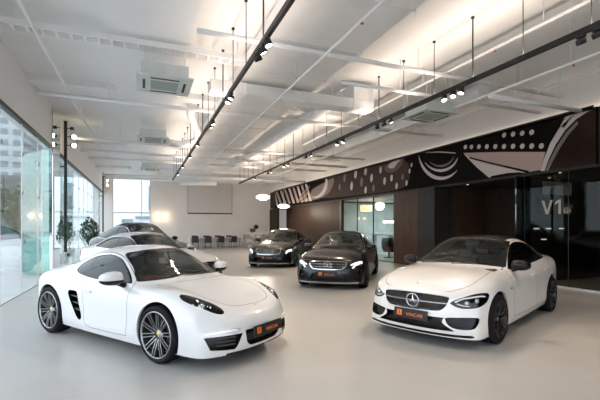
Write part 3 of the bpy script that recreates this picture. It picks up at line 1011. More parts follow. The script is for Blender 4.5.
    FC = lambda V: (V[:, 0] > X(1.6)) & (V[:, 2] < Z(.87))
    # headlights wrap round the corner: seen along a 40 degree direction
    ca, sa = math.cos(R(38)), math.sin(R(38))
    OB = lambda V: np.stack([np.abs(V[:, 1]) * ca - (V[:, 0] - X(2.0)) * sa, V[:, 2]], 1)
    hl = {'diamond': [(.335, .605), (.345, .575), (.42, .54), (.54, .53), (.68, .55), (.79, .60), (.845, .665), (.84, .71), (.77, .722), (.63, .71), (.47, .665)],
          'twin_bar': [(.37, .61), (.38, .555), (.46, .53), (.58, .54), (.70, .58), (.80, .64), (.85, .695), (.82, .72), (.73, .722), (.56, .69)],
          'louvre': [(.44, .63), (.41, .57), (.49, .53), (.60, .53), (.70, .56), (.80, .635), (.835, .70), (.79, .73), (.69, .725), (.55, .70)]}[front]
    hl = smooth_poly([(a * sy, Z(b)) for a, b in hl], 4)
    reg, bowls = car.hollow('headlight', field(car.sk, OB, hl, FC), 0.045, M['lamp_bowl'], True)
    V = reg.V; UV = OB(V)
    for sg, par in zip((1, -1), bowls):
        cov = reg.sub(reg.cen()[:, 1] * sg > 0)
        skin_obj('headlight_cover', cov, M['lamp_cover'], par)
        ok = np.where(V[:, 1] * sg > 0)[0]
        def surf(u, z, inn):
            i = ok[np.hypot(UV[ok, 0] - u * sy, UV[ok, 1] - Z(z)).argmin()]
            return V[i] - reg.N[i] * inn
        b = MB()
        if front == 'diamond':
            b.tube([surf(u - .07, z - .04, .018) for u, z in ((.46, .645), (.56, .69), (.70, .722), (.82, .735), (.87, .72))], .011, 6)
            b.tube([surf(u - .07, z - .04, .018) for u, z in ((.47, .628), (.56, .60), (.64, .592))], .006, 6)
        elif front == 'twin_bar':
            b.tube([surf(u - .05, z - .035, .018) for u, z in ((.47, .64), (.56, .69), (.68, .72), (.80, .725))], .02, 6)
            b.tube([surf(u - .05, z - .035, .018) for u, z in ((.50, .60), (.60, .645), (.74, .68), (.83, .70))], .018, 6)
        else:
            for dz in (0, -.035, -.07):
                b.tube([surf(u - .05, z + dz - .03, .018) for u, z in ((.54, .66), (.64, .70), (.75, .725), (.83, .735))], .014, 6)
        b.build('daytime_light', M['drl_on'] if lights_on else M['drl'], par)
        for u, r in ((.60, .034), (.74, .036)):
            MB().ball(surf(u - .06, .605 + (u - .6) * .2, .035), r, 14, 8).build('projector_lens', M['lamp_lens'], par)
    # grille
    if front == 'diamond':
        gp = [(-.46, .67), (-.3, .685), (0, .693), (.3, .685), (.46, .67), (.485, .64), (.455, .545), (.39, .483), (.3, .468), (0, .46), (-.3, .468), (-.39, .483), (-.455, .545), (-.485, .64)]
    elif front == 'twin_bar':
        gp = [(-.455, .695), (-.3, .71), (0, .718), (.3, .71), (.455, .695), (.475, .665), (.45, .58), (.38, .52), (.3, .508), (0, .50), (-.3, .508), (-.38, .52), (-.45, .58), (-.475, .665)]
    else:
        gp = [(-.46, .735), (-.3, .75), (0, .757), (.3, .75), (.46, .735), (.485, .70), (.44, .56), (.38, .515), (0, .50), (-.38, .515), (-.44, .56), (-.485, .70)]
    gp = smooth_poly([(a * sy, Z(b)) for a, b in gp], 3)
    FG = lambda V: (V[:, 0] > X(1.7)) & (V[:, 2] < Z(.86))
    reg = car.take(field(car.sk, FRONT, gp, FG))
    inn, ring = clip(reg, field(reg, FRONT, gp, None, 0.016 if front != 'diamond' else .009))
    fr_o = car.put('grille_surround', ring, M['chrome'] if front != 'diamond' else M['satin'])
    gback = skin_obj('grille', inset(inn, 0.05), M['trim'], root, False)
    # depth lookup on the grille surface
    GV = inn.V[np.unique(inn.T)]
    def gx(y, z):
        i = np.hypot(GV[:, 1] - y, GV[:, 2] - z).argmin(); return GV[i, 0]
    def inside(y, z): return polysd(np.array([[y, z]]), gp)[0] < -.018
    gm = MB()
    if front == 'diamond':
        k = 0
        for iz in range(14):
            for iy in range(-26, 27):
                y = (iy + (.5 if iz % 2 else 0)) * .0185; z = Z(.468) + iz * .0152
                if inside(y, z):
                    gm.add([(gx(y, z) - .012, y - .007, z), (gx(y, z) - .012, y, z - .006), (gx(y, z) - .012, y + .007, z), (gx(y, z) - .012, y, z + .006), (gx(y, z) - .004, y, z)], [(0, 1, 4), (1, 2, 4), (2, 3, 4), (3, 0, 4)])
        gm.build('diamond_studs', M['satin'], gback)
        zs = (.580,)
    elif front == 'twin_bar': zs = (.64, .575)
    else: zs = (.70, .665, .63, .595, .56, .53)
    b = MB()
    for z in zs:
        ys = [y for y in np.linspace(-.48 * sy, .48 * sy, 49) if inside(y, Z(z)) or polysd(np.array([[y, Z(z)]]), gp)[0] < -.004]
        t = .010 if front == 'louvre' else .011
        if front == 'diamond': t = .007
        for y0, y1 in zip(ys[:-1], ys[1:]):
            x0, x1 = gx(y0, Z(z)) - .004, gx(y1, Z(z)) - .004
            b.add([(x0, y0, Z(z) - t), (x1, y1, Z(z) - t), (x1, y1, Z(z) + t), (x0, y0, Z(z) + t), (x0 - .03, y0, Z(z) - t * .6), (x1 - .03, y1, Z(z) - t * .6), (x1 - .03, y1, Z(z) + t * .6), (x0 - .03, y0, Z(z) + t * .6)],
                  [(0, 1, 2, 3), (0, 4, 5, 1), (3, 2, 6, 7), (4, 7, 6, 5)])
    b.build('grille_bar', M['chrome'] if front != 'diamond' else M['satin'], gback)
    if front != 'louvre':
        zc = Z(.580 if front == 'diamond' else .608)
        xe = gx(0, zc)
        e = MB(); e.lathe([(0, .0), (.088, 0), (.088, -.03)], 32, 'x', (xe - .008, 0, zc)); e.build('emblem_disc', M['trim'], root)
        st = star(MB(), .088, .012)
        st.build('star_emblem', M['chrome'], root, (xe + .002, 0, zc))
    else:
        st = star(MB(), .045, .006)
        st.build('star_emblem', M['chrome'], root, (X(2.04), 0, Z(.785) + .05))
        v = MB()
        for y in (-.012, .012): v.cbox(gx(0, Z(.63)) - .002, y, Z(.63), .012, .008, Z(.71) - Z(.53))
        v.build('grille_bar', M['chrome'], gback)
    # bonnet badge
    i = np.argmin(np.hypot(car.sk.V[:, 0] - X(2.0), car.sk.V[:, 1]))
    bz = car.sk.V[i, 2]
    MB().lathe([(0, .006), (.026, .004), (.03, 0)], 20, 'z').build('bonnet_badge', M['satin'], root, (X(2.0), 0, bz + .001), (0, R(14), 0))
    # bumper openings
    so = {'diamond': [(.46, .40), (.46, .40), (.52, .41), (.79, .425), (.835, .395), (.815, .31), (.77, .275), (.64, .268), (.55, .285), (.49, .33)],
          'twin_bar': [(.46, .37), (.50, .40), (.72, .47), (.79, .47), (.80, .40), (.78, .30), (.70, .255), (.52, .25), (.46, .28)],
          'louvre': [(.55, .40), (.62, .44), (.78, .46), (.82, .42), (.80, .30), (.74, .25), (.58, .24), (.53, .30)]}[front]
    OBs = lambda V: np.stack([np.abs(V[:, 1]), V[:, 2]], 1)
    so = smooth_poly([(a * sy * .965, Z(b)) for a, b in so], 3)
    reg, outs = car.hollow('side_intake', field(car.sk, OBs, so, lambda V: (V[:, 0] > X(1.5)) & (V[:, 2] < Z(.6))), 0.05, M['trim'], True)
    if front != 'diamond':
        for sg, par in zip((1, -1), outs):
            b = MB()
            ok = reg.V[reg.V[:, 1] * sg > 0]
            pts = []
            for y in np.linspace(.50, .76, 6):
                z = Z(.30 + (y - .5) * .2)
                i = np.hypot(ok[:, 1] - sg * y * sy, ok[:, 2] - z).argmin(); pts.append((ok[i, 0] - .01, ok[i, 1], z))
            b.tube(pts, .010, 6); b.build('intake_blade', M['chrome'] if front == 'louvre' else M['satin'], par)
    ci = [(-.44, .40), (-.44, .40), (.44, .40), (.44, .40), (.41, .34), (.50, .275), (.58, .235), (.58, .235), (-.58, .235), (-.58, .235), (-.50, .275), (-.41, .34)]
    ci = smooth_poly([(a * sy, Z(b)) for a, b in ci], 2)
    reg, outs = car.hollow('lower_grille', field(car.sk, FRONT, ci, lambda V: (V[:, 0] > X(1.8)) & (V[:, 2] < Z(.5))), 0.06, M['trim'], False)
    sp = [(-.75, .20), (-.58, .195), (.58, .195), (.75, .20), (.78, .18), (.74, .165), (.5, .16), (-.5, .16), (-.74, .165), (-.78, .18)]
    rg = car.take(field(car.sk, FRONT, [(a * sy, Z(b)) for a, b in sp], lambda V: (V[:, 0] > X(1.7))))
    car.put('front_splitter', rg, M['satin'] if front != 'diamond' else M['trim'])
    if plate_on: plate(root, X(2.215) + .018, 0, Z(.40), .08, .50, .135)
    # panels
    hood = smooth_poly(PT([(.92, -.64), (.92, -.64), (1.4, -.68), (1.8, -.64), (2.02, -.5), (2.09, -.3), (2.115, 0), (2.09, .3), (2.02, .5), (1.8, .64), (1.4, .68), (.92, .64), (.92, .64), (.99, .5), (1.03, .2), (1.04, 0), (1.03, -.2), (.99, -.5)]), 3)
    car.seam_part('bonnet', field(car.sk, TOP, hood, lambda V: (V[:, 2] > Z(.72)) & (V[:, 0] > X(.7))), 0.0025, split=False)
    d1 = smooth_poly(PS([(.78, .945), (.79, .80), (.78, .50), (.75, .30), (.70, .265), (0, .26), (-.40, .265), (-.43, .30), (-.43, .60), (-.42, .95), (-.47, 1.35), (-.40, 1.352), (.0, 1.31), (.25, 1.20), (.49, 1.075), (.68, .98)]), 3)
    car.seam_part('front_door', field(car.sk, SIDE, d1, side), 0.003)
    if coupe_roof: e = [(-.40, .955), (-.405, .60), (-.405, .30), (-.38, .265), (-.9, .265), (-1.05, .30), (-1.10, .5), (-1.25, .75), (-1.42, .95), (-1.30, 1.2), (-.8, 1.31), (-.445, 1.345)]
    else: e = [(-.40, .955), (-.405, .60), (-.405, .30), (-.43, .265), (-.9, .265), (-.98, .30), (-1.02, .5), (-1.14, .72), (-1.36, .90), (-1.46, 1.0), (-1.34, 1.16), (-1.09, 1.265), (-.75, 1.338), (-.47, 1.352)]
    car.seam_part('rear_door', field(car.sk, SIDE, smooth_poly(PS(e), 3), side), 0.003)
    tl = smooth_poly([(.42 * sy, Z(.90)), (.74 * sy, Z(.91)), (.9 * sy, Z(.88)), (.9 * sy, Z(.80)), (.7 * sy, Z(.74)), (.45 * sy, Z(.80))], 3)
    car.put('tail_lamp', car.take(field(car.sk, AFRONT, tl, lambda V: V[:, 0] < X(-1.98))), M['tail'], split=True)
    car.put('body', car.sk, P)
    for sg in (-1, 1):
        for hxp in (-.25, -1.05):
            MB().cbox(X(hxp), sg * .893 * sy, Z(.80 if hxp > -.5 else .815), .19, .022, .028, .009).build('door_handle', P, root)
        wing_mirror(root, X(.56), sg * (.915 * sy), Z(1.01), M[mirror_m or paint], sg, 1.0, base=0.14)
        if front == 'diamond':
            MB().cbox(X(.93), sg * (.886 * sy), Z(.70), .07, .012, .02, .004).build('side_badge', M['chrome'], root)
    wheels(root, kind, (-hx, hx), (W / 2 - .115, W / 2 - .125), (wr, wr), (ww, ww), rr)
    cockpit(root, X(.48), Z(.97), .70 * sy, .40, X(-.12), M[seat_m], M['leather_black'], -.37, M[seat_m], X(-1.12), (X(-2.1), X(1.8)))
    wp = MB()
    wp.tube([(X(.95), -.5 * sy, Z(.995)), (X(.96), -.1, Z(1.02)), (X(.94), .1, Z(1.035))], .009, 6)
    wp.tube([(X(.97), .02, Z(1.01)), (X(.90), .35 * sy, Z(1.02)), (X(.80), .60 * sy, Z(1.02))], .009, 6)
    wp.build('wiper', M['trim'], root)
    rv = MB().cbox(X(.05), 0, Z(1.30), .035, .24, .07, .015)
    rv.tube([(X(.05), 0, Z(1.31)), (X(.10), 0, Z(1.36))], .01, 6)
    rv.build('rear_view_mirror', M['leather_black'], root)
    return root
# ---------------------------------------------------------------- the hall
# hall axes: +Y runs away down the hall, x = -2.65 glass street front, x = 10.1 dark feature wall, y = 32 end wall
XW, XF, XF2, YB, YR, ZC = 10.1, -2.65, -2.65, 32.0, -7.5, 5.35
CA, SA = math.cos(YAW), math.sin(YAW)

def wall_yz(px, py, x=XW):
    """point of the feature wall (plane x) met by the sight line through a picture point"""
    a = math.atan((px - 300) / 392) + YAW
    y = x / math.tan(a)
    D = x * SA + y * CA
    return y, 1.593 + (226.4 - py) / 392 * D

def at(px, D, z=0):
    X = (px - 300) / 392 * D
    return Vector((X * CA + D * SA, -X * SA + D * CA, z))

m_floor = mat('polished_concrete', (0.4, 0.4, 0.4), 0.3)
noisy(m_floor, (0.41, 0.405, 0.39), (0.47, 0.465, 0.445), 0.8, 9, rough=(0.27, 0.36), lo=.3, hi=.7)
nt = m_floor.node_tree
_b = nt.nodes['Principled BSDF']
_tc = N(nt, 'ShaderNodeTexCoord'); _br = N(nt, 'ShaderNodeTexBrick', offset=0.0)
_br.inputs['Scale'].default_value = 1.0; _br.inputs['Mortar Size'].default_value = 0.004
_br.inputs['Brick Width'].default_value = 4.2; _br.inputs['Row Height'].default_value = 4.2
_br.inputs['Color1'].default_value = _br.inputs['Color2'].default_value = (1, 1, 1, 1); _br.inputs['Mortar'].default_value = (.85, .85, .85, 1)
_mx = N(nt, 'ShaderNodeMix', data_type='RGBA', blend_type='MULTIPLY'); _mx.inputs[0].default_value = 1
_src = _b.inputs['Base Color'].links[0].from_socket
nt.links.new(_tc.outputs['Object'], _br.inputs['Vector']); nt.links.new(_src, _mx.inputs[6]); nt.links.new(_br.outputs['Color'], _mx.inputs[7])
nt.links.new(_mx.outputs[2], _b.inputs['Base Color'])

m_white = noisy(mat('ceiling_white', (0.7, 0.7, 0.7), 0.8), (0.84, 0.84, 0.83), (0.87, 0.865, 0.86), 0.9, 5)
m_duct = noisy(mat('duct_white', (0.7, 0.7, 0.7), 0.55), (0.80, 0.80, 0.79), (0.86, 0.855, 0.85), 2.0, 4)
m_wall = noisy(mat('wall_paint', (0.5, 0.5, 0.5), 0.8), (0.79, 0.75, 0.71), (0.83, 0.79, 0.75), 0.7, 4)
m_wood = mat('dark_walnut', (0.06, 0.035, 0.022), 0.5, spec=.15)
noisy(m_wood, (0.018, 0.011, 0.008), (0.045, 0.027, 0.018), 6, 6, stretch=(6, 6, .35), bump=.1)
m_wood2 = mat('brown_walnut', (0.09, 0.05, 0.03), 0.5, spec=.2)
noisy(m_wood2, (0.042, 0.022, 0.014), (0.078, 0.042, 0.027), 6, 6, stretch=(6, 6, .35), bump=.1)
m_slate = noisy(mat('slate_panel', (0.03, 0.03, 0.03), 0.5, spec=.2), (0.015, 0.0145, 0.0135), (0.03, 0.028, 0.025), 5, 6, stretch=(4, 4, .4))
m_black = mat('black_metal', (0.012, 0.012, 0.013), 0.45)
m_dark = mat('dark_soffit', (0.018, 0.015, 0.013), 0.6)
m_glass = glassmat('facade_glass', (0.92, 0.95, 0.955), 1.33)
m_green = glassmat('green_door_glass', (0.50, 0.76, 0.70), 1.52, extra=0.03)
m_coated = glassmat('coated_glass', (0.40, 0.42, 0.40), 1.9, extra=0.5)
m_room_glass = glassmat('partition_glass', (0.60, 0.62, 0.59), 1.22)
m_alu = mat('pale_aluminium', (0.55, 0.56, 0.56), 0.4, metal=0.6)

def struct(o): o['kind'] = 'structure'; return o
def tag(o, label, cat, group=None): return props(o, label, cat, group)

struct(MB().box(XF - .03, 18.0, YR - .3, YB + .3, -0.25, 0.0).build('floor', m_floor))
struct(MB().box(XF - .25, 18.0, YR - .3, YB + .3, ZC, ZC + .3).build('ceiling', m_white))
# end wall with a tall opening near the street corner
w = MB()
w.box(XF2, -2.02, YB, YB + .25, 0, ZC); w.box(.60, 18, YB, YB + .25, 0, ZC)
struct(w.build('wall_back', m_wall))
o = MB(); o.box(-2.02, .60, YB + .1, YB + .12, 0, ZC)
wn = struct(o.build('window_3', m_glass))
f = MB()
for x in (-2.0, -.02, .58): f.box(x - .03, x + .03, YB + .04, YB + .18, 0, ZC)
for z in (.04, 2.62, ZC - .04): f.box(-2.0, .58, YB + .04, YB + .18, z - .04, z + .04)
f.build('window_frame', m_alu, wn)
# rear wall behind the camera: a glazed entrance front
w = MB(); w.box(XF, 18, YR - .25, YR, 4.6, ZC); w.box(7.5, 18, YR - .25, YR, 0, 4.6); w.box(XF, 18, YR - .25, YR, 0, .08)
struct(w.build('wall_front', m_wall))
o = MB().box(XF, 7.5, YR - .13, YR - .11, .08, 4.6).build('window_4', m_glass); struct(o)
f = MB()
for x in (-2.55, -1.2, .7, 2.9, 5.1, 7.4): f.box(x - .04, x + .04, YR - .2, YR - .04, 0, 4.6)
f.build('window_frame', m_black, o)

# street front: one long glass wall, white bulkhead above its head channel
HZ, YJ = 4.09, 14.3
struct(MB().box(XF - .25, XF + .03, YR, YB, HZ, ZC).build('wall_left', m_white))
def facade(n, y0, y1):
    g = MB().box(XF - .01, XF + .005, y0, y1, .03, HZ).build('window_%d' % n, m_glass); struct(g)
    MB().box(XF - .05, XF + .05, y0, y1, HZ - .06, HZ + .03).build('head_channel', m_black, g)
    MB().box(XF - .02, XF + .02, y0, y1, -.001, .015).build('sill_channel', m_alu, g)
    y = y0 + 1.55
    while y < y1 - .3:
        MB().box(XF - .012, XF + .012, y - .006, y + .006, .015, HZ).build('glass_joint', m_alu, g)
        for z in (2.4, 3.3): MB().lathe([(0, 0), (.05, 0), (.05, .03), (0, .03)], 10, 'x', (XF + .006, y, z)).build('glass_bolt', m_alu, g)
        y += 1.55
    return g
facade(1, YR, YJ - 1.2)
facade(2, YJ + 1.2, YB)
struct(MB().box(XF - .05, XF + .05, YJ - 1.2, YJ, HZ - .06, HZ + .03).build('trim_1', m_black))
# door leaf ajar, fin and coated pane
def pane(name, a, b, z0, z1, m, t=.012, parent=None):
    d = (b - a); n = Vector((-d.y, d.x, 0)).normalized() * t / 2
    v = [a - n, b - n, b + n, a + n]
    mb = MB(); mb.add([(q.x, q.y, z) for z in (z0, z1) for q in v], [(3, 2, 1, 0), (4, 5, 6, 7), (0, 1, 5, 4), (1, 2, 6, 5), (2, 3, 7, 6), (3, 0, 4, 7)])
    return mb.build(name, m, parent)
pa, pb, pc = Vector((-3.74, 15.7, 0)), Vector((-2.93, 14.55, 0)), Vector((-2.68, 14.24, 0))
d = pane('glass_door', pa, pb, .02, 4.0, m_green)
tag(d, 'green-tinted tall glass door leaf standing ajar at the street front', 'door')
for e, q in ((pa, 0), (pb, 1)):
    MB().box(e.x - .01, e.x + .01, e.y - .01, e.y + .01, .0, 4.02).build('edge_strip', m_black if q == 0 else m_alu, d)
MB().cbox(pb.x, pb.y, .05, .09, .07, .1, .01).build('floor_pivot', m_black, d)
d = pane('glass_fin', pb + (pc - pb) * .1, pc, .0, 4.0, m_green, .02)
tag(d, 'narrow deep green glass fin beside the open glass door', 'glass panel')
d = pane('mirror_glass_pane', Vector((XF + .05, YJ - .02, 0)), Vector((XF + .05, YJ + 1.16, 0)), .0, ZC, m_coated, .016)
tag(d, 'narrow full-height coated pane mirroring the beige end wall and its lights', 'glass panel')

# ------------------------------------------------ feature wall on the right
MZ0, MZ1 = 3.085, 4.46
YM0, YM1 = 6.05, 30.5
struct(MB().box(XW, XW + .5, YR, YB, MZ1, ZC).build('wall_right', m_wall))
struct(MB().box(XW + .06, XW + .5, YR, YB, MZ0, MZ1).build('trim_3', m_dark))
struct(MB().box(XW + .02, 16.5, 12.2, 21, MZ0 + .02, MZ0 + .1).build('trim_4', m_white))
struct(MB().box(XW - .05, XW + .3, YR, YM1 + .2, MZ0 - .07, MZ0).build('trim_5', m_slate))
struct(MB().box(XW + .3, 16.5, YR, 12.2, MZ0 - .06, MZ0 + .02).build('trim_6', m_dark))
struct(MB().box(XW + .3, 16.5, 21, YB, MZ0 - .06, MZ0 + .02).build('trim_7', m_dark))
def ywall(px): return wall_yz(px, 226)[0]

def panel(name, x0, x1, y0, y1, z0, z1, m): return MB().box(x0, x1, y0, y1, z0, z1).build(name, m)
zt = MZ0 - .07
struct(panel('wall_right_end', XW + .0, XW + .25, 30.3, YB, 0, zt, m_wood))
struct(panel('trim_8', XW + .9, XW + 1.0, 26.6, 30.3, 0, zt, m_wood2))
struct(panel('trim_9', XW, XW + .15, 29.9, 30.3, 0, zt, m_wood))
pn = panel('wood_wall_panel', XW, XW + .2, 19.2, 26.6, 0, zt, m_wood)
tag(pn, 'broad dark walnut wall panel behind the black saloons', 'wall panel')
g = MB()
for y in np.arange(20.4, 26.5, 1.24): g.box(XW - .003, XW, y - .006, y + .006, 0, zt)
g.build('panel_joint', m_black, pn)
pn = panel('slim_black_post', XW - .03, XW + .12, 18.95, 19.2, 0, zt, m_black); tag(pn, 'slim black post at the left edge of the lounge glass', 'post')
# lounge behind glass
lg = panel('lounge_glass', XW + .05, XW + .062, 14.25, 18.95, .03, zt, m_room_glass)
tag(lg, 'clear glass wall in front of the bright lounge', 'glass panel')
f = MB()
for y in (14.25, 15.9, 17.4, 18.93): f.box(XW + .03, XW + .08, y - .012, y + .012, 0, zt)
f.box(XW + .03, XW + .08, 14.25, 18.95, -.001, .03)
f.build('glass_frame', m_black, lg)
m_blue = noisy(mat('pale_blue_plaster', (.42, .48, .5), .7), (.45, .53, .56), (.58, .65, .67), 1.5, 4)
struct(panel('wall_lounge_back', 16.4, 16.6, 11, 23, 0, zt + .1, m_blue))
struct(panel('wall_lounge_far', XW + .2, 16.4, 21.0, 21.2, 0, zt + .1, m_blue))
struct(panel('wall_lounge_near', 12.6, 16.4, 12.2, 12.35, 0, zt + .1, m_wood2))
pn = panel('wood_wall_panel', XW, XW + .25, 12.35, 14.2, 0, zt, m_wood2)
tag(pn, 'brown walnut wall panel between the lounge glass and the slate column', 'wall panel')
g = MB(); g.box(XW - .004, XW, 12.42, 12.50, 0, 2.45); g.box(XW - .004, XW, 12.42, 13.9, 2.42, 2.45); g.build('door_gap', m_black, pn)
co = panel('slate_column', XW - .35, XW + .5, 11.27, 12.2, 0, MZ0 - .07, m_slate)
tag(co, 'dark slate-clad square column behind the white saloon', 'column')
# recess with the walnut door
struct(panel('wall_recess_back', 12.2, 12.35, 8.0, 12.2, 0, zt, m_wood))
struct(panel('wall_recess_side', XW + .5, 12.2, 11.27, 11.4, 0, zt, m_wood2))
dr = MB().box(12.16, 12.2, 8.25, 9.55, 0, 2.35).build('door_1', m_wood2); struct(dr)
f = MB(); f.box(12.14, 12.2, 8.18, 8.25, 0, 2.42); f.box(12.14, 12.2, 9.55, 9.62, 0, 2.42); f.box(12.14, 12.2, 8.25, 9.55, 2.35, 2.42)
f.build('door_frame', m_black, dr)
MB().tube([(12.12, 9.35, .95), (12.12, 9.35, 1.3)], .014, 8).build('door_handle', m_alu, dr)
m_greenfin = glassmat('dark_green_glass', (.12, .17, .13), 1.5, extra=.1)
fin = panel('green_glass_fin', XW - .28, XW + .3, 8.0, 8.03, 0, zt, m_greenfin)
tag(fin, 'dark green glass fin at the left end of the numbered showroom glass', 'glass panel')
# numbered room behind glass
vg = panel('showroom_glass', XW, XW + .014, -7.4, 7.98, .05, zt, m_room_glass)
tag(vg, 'dark glass front of the side room lettered V1', 'glass panel')
f = MB()
for y in (7.96, 6.72, 5.2, 3.6, 2.0, .4, -1.2, -2.8, -4.4, -6.0): f.box(XW - .004, XW + .02, y - .006, y + .006, .0, zt)
f.build('glass_joint', m_black, vg)
MB().box(XW - .03, XW + .04, -7.4, 7.98, -.001, .05).build('sill_channel', m_alu, vg)
yc, zc_ = wall_yz(557, 205.5)
m_letter = mat('frosted_letter', (.36, .33, .28), .6)
for nm, gl in (('letter_v', [(0, 1), (.18, 1), (.42, .28), (.66, 1), (.84, 1), (.52, 0), (.32, 0)]), ('numeral_one', [(1.02, .66), (1.02, .84), (1.26, 1), (1.42, 1), (1.42, 0), (1.25, 0), (1.25, .80)])):
    k = .37
    MB().prism([(yc + .42 - a * k, zc_ - .22 + b * k) for a, b in gl], XW - .010, XW - .004, 'x').build(nm, m_letter, vg)
struct(panel('wall_side_room', 14.6, 14.75, -7.5, 8.0, 0, zt, m_dark))
struct(panel('wall_side_room_end', XW + .3, 14.6, 7.9, 8.0, 0, zt, m_dark))
bp = panel('beige_reflection_board', 10.75, 11.95, 7.86, 7.9, 2.52, 2.90, m_wall)  # stand-in for a beige reflection in the showroom glass
tag(bp, 'beige board standing in for a reflection in the side-room glass', 'board')

# ------------------------------------------------ the mural: shapes printed on one long board
m_mb = mat('mural_black', (0.009, 0.0075, 0.007), 0.8, spec=.05)
mural = panel('mural_board', XW - .02, XW + .06, YM0, YM1, MZ0, MZ1, m_mb)
tag(mural, 'long black mural board with white arcs, pink panel and dots above the dark wall', 'mural')
m_pink = mat('mural_pink', (0.42, 0.30, 0.26), .5)
m_pale = mat('mural_pale', (0.55, 0.48, 0.45), .5)
m_brown = noisy(mat('mural_brown', (0.045, 0.026, 0.018), .8, spec=.05), (0.02, .012, .009), (.045, .027, .019), .5)
m_grey = mat('mural_grey', (0.16, 0.13, 0.12), .5)
m_red = mat('mural_red_brown', (0.12, 0.06, 0.045), .5)
_lay = [0]
cl = bpy.data.lights.new('mural_fill_light', 'AREA'); cl.shape = 'RECTANGLE'; cl.size = .04; cl.size_y = 26; cl.energy = 8; cl.color = (1, .83, .68)  # added light on the mural's top edge, brightens the ceiling and upper wall
co_ = bpy.data.objects.new('mural_fill_light', cl); link(co_); co_.parent = mural; co_.location = (XW - .06, 18, MZ1 + .01); co_.rotation_euler = (0, R(180 + 25), 0)
MB().box(XW - .12, XW - .02, YM0, YM1, MZ1 - .05, MZ1 - .02).box(XW - .12, XW - .11, YM0, YM1, MZ1 - .05, MZ1 + .03).build('fill_light_tray', m_black, mural)  # tray added to go with the fill light
def onwall(name, pix, m, layer=1, smooth=0, closed=True):
    pts = [wall_yz(a, b) for a, b in pix]
    pts = [(min(max(y, YM0 + .005), YM1 - .005), min(max(z, MZ0 + .005), MZ1 - .005)) for y, z in pts]
    if smooth: pts = [tuple(p) for p in smooth_poly(pts, smooth)]
    pts = [(min(max(y, YM0 + .005), YM1 - .005), min(max(z, MZ0 + .005), MZ1 - .005)) for y, z in pts]
    q = [pts[0]]
    for p in pts[1:]:
        if math.hypot(p[0] - q[-1][0], p[1] - q[-1][1]) > 1e-4: q.append(p)
    x = XW - .02 - .003 * layer
    bm = bmesh.new()
    vs = [bm.verts.new((x, a, b)) for a, b in q]
    es = [bm.edges.new((vs[i], vs[(i + 1) % len(vs)])) for i in range(len(vs))]
    bmesh.ops.triangle_fill(bm, edges=es, use_beauty=True)
    ex = bmesh.ops.extrude_face_region(bm, geom=bm.faces[:])
    for v in ex['geom']:
        if isinstance(v, bmesh.types.BMVert): v.co.x = XW - .021
    me = bpy.data.meshes.new(name); bmesh.ops.recalc_face_normals(bm, faces=bm.faces[:]); bm.to_mesh(me); bm.free()
    me.materials.append(m)
    o = bpy.data.objects.new(name, me); link(o); o.parent = mural
    return o
def band(name, a, b, m, layer=1): return onwall(name, list(a) + list(b)[::-1], m, layer)
onwall('printed_red_brown_field', [(330, 176), (345, 171), (365, 166), (388, 162), (404, 160), (410, 168), (408, 184), (392, 191), (360, 195), (330, 198), (318, 196)], mat('mural_umber', (.035, .017, .012), .8), 0.5, 3)
# right: brown bonnet shape with a pale rim
onwall('printed_brown_field', [(541, 172), (546, 160), (553, 143), (562, 128), (575, 116), (590, 109), (600, 104), (602, 166)], m_brown, 1)
band('printed_pale_arc', [(541, 171), (545, 158), (551, 143), (560, 128), (571, 117), (583, 110), (592, 107)], [(545, 171), (549, 160), (556, 145), (566, 130), (577, 119), (588, 112), (594, 109)], m_pale, 2)
band('printed_grey_arc', [(546, 171), (550, 161), (557, 147), (567, 132), (578, 121)], [(549, 171), (553, 162), (560, 149), (569, 135), (579, 124)], m_grey, 2)
band('printed_pale_streak', [(561, 126), (566, 117), (572, 113)], [(565, 128), (570, 120), (576, 114)], m_pale, 2)
# pink panel
onwall('printed_pink_panel', [(464, 153), (500, 152), (546, 152), (543, 163), (541, 170), (524, 173), (500, 170), (478, 164)], m_pink, 1)
band('printed_white_edge', [(464, 153.2), (474, 160), (486, 164), (505, 168), (524, 172)], [(468, 158), (477, 167), (490, 178), (492, 176), (508, 173)], m_pale, 2)
band('printed_dark_line', [(470, 157), (490, 162), (512, 167), (530, 171)], [(470, 158.6), (490, 163.6), (512, 169), (528, 173)], m_mb, 3)
# dots
for j, (y0, n) in enumerate(((147, 10), (139.5, 9), (131, 8))):
    for i in range(n):
        t = i / 9
        px = 466 + 76 * t ** 1.15
        py = y0 - (1.0 if j == 0 else 4.5 + 3.5 * j) * t
        if j == 2: px += 18; py = 128 - 8 * t + 0
        c = wall_yz(px, py)
        if c[1] > MZ1 - .09 or px > 548: continue
        ry = .075 + .012 * t; rz = .075
        pts = []
        x = XW - .027
        mb = MB(); mb.lathe([(0, 0), (rz, 0)], 16, 'x', (x, c[0], c[1]))
        mb.build('printed_dot', m_pale, mural)
# arcs in the middle
def arc(name, cx, cy, rx, ry, a0, a1, w0, w1, m, layer=2, n=16):
    A = []; B = []
    for i in range(n + 1):
        t = i / n; a = R(a0 + (a1 - a0) * t)
        wv = (w0 + (w1 - w0) * t) if w1 >= 0 else w0 * math.sin(PI * t) + .3
        A.append((cx + rx * math.cos(a), cy + ry * math.sin(a)))
        B.append((cx + (rx - wv) * math.cos(a), cy + (ry - wv) * math.sin(a)))
    band(name, A, B, m, layer)
arc('printed_white_arc', 441, 153, 18, 19, 15, 150, 2.4, -1, m_pale)
arc('printed_white_arc', 441, 153, 22, 27, 40, 175, 3.2, -1, m_pale)
arc('printed_grey_arc', 441, 153, 14, 14, 15, 140, 1.6, -1, m_grey)
onwall('printed_white_line', [(422, 152), (440, 151.3), (456, 152.6), (456, 153.6), (440, 152.6), (422, 153.3)], m_pale, 2)
onwall('printed_red_cap', [(386, 166), (398, 158), (404, 156), (402, 165), (396, 171), (390, 173), (386, 171)], m_red, 1, 3)
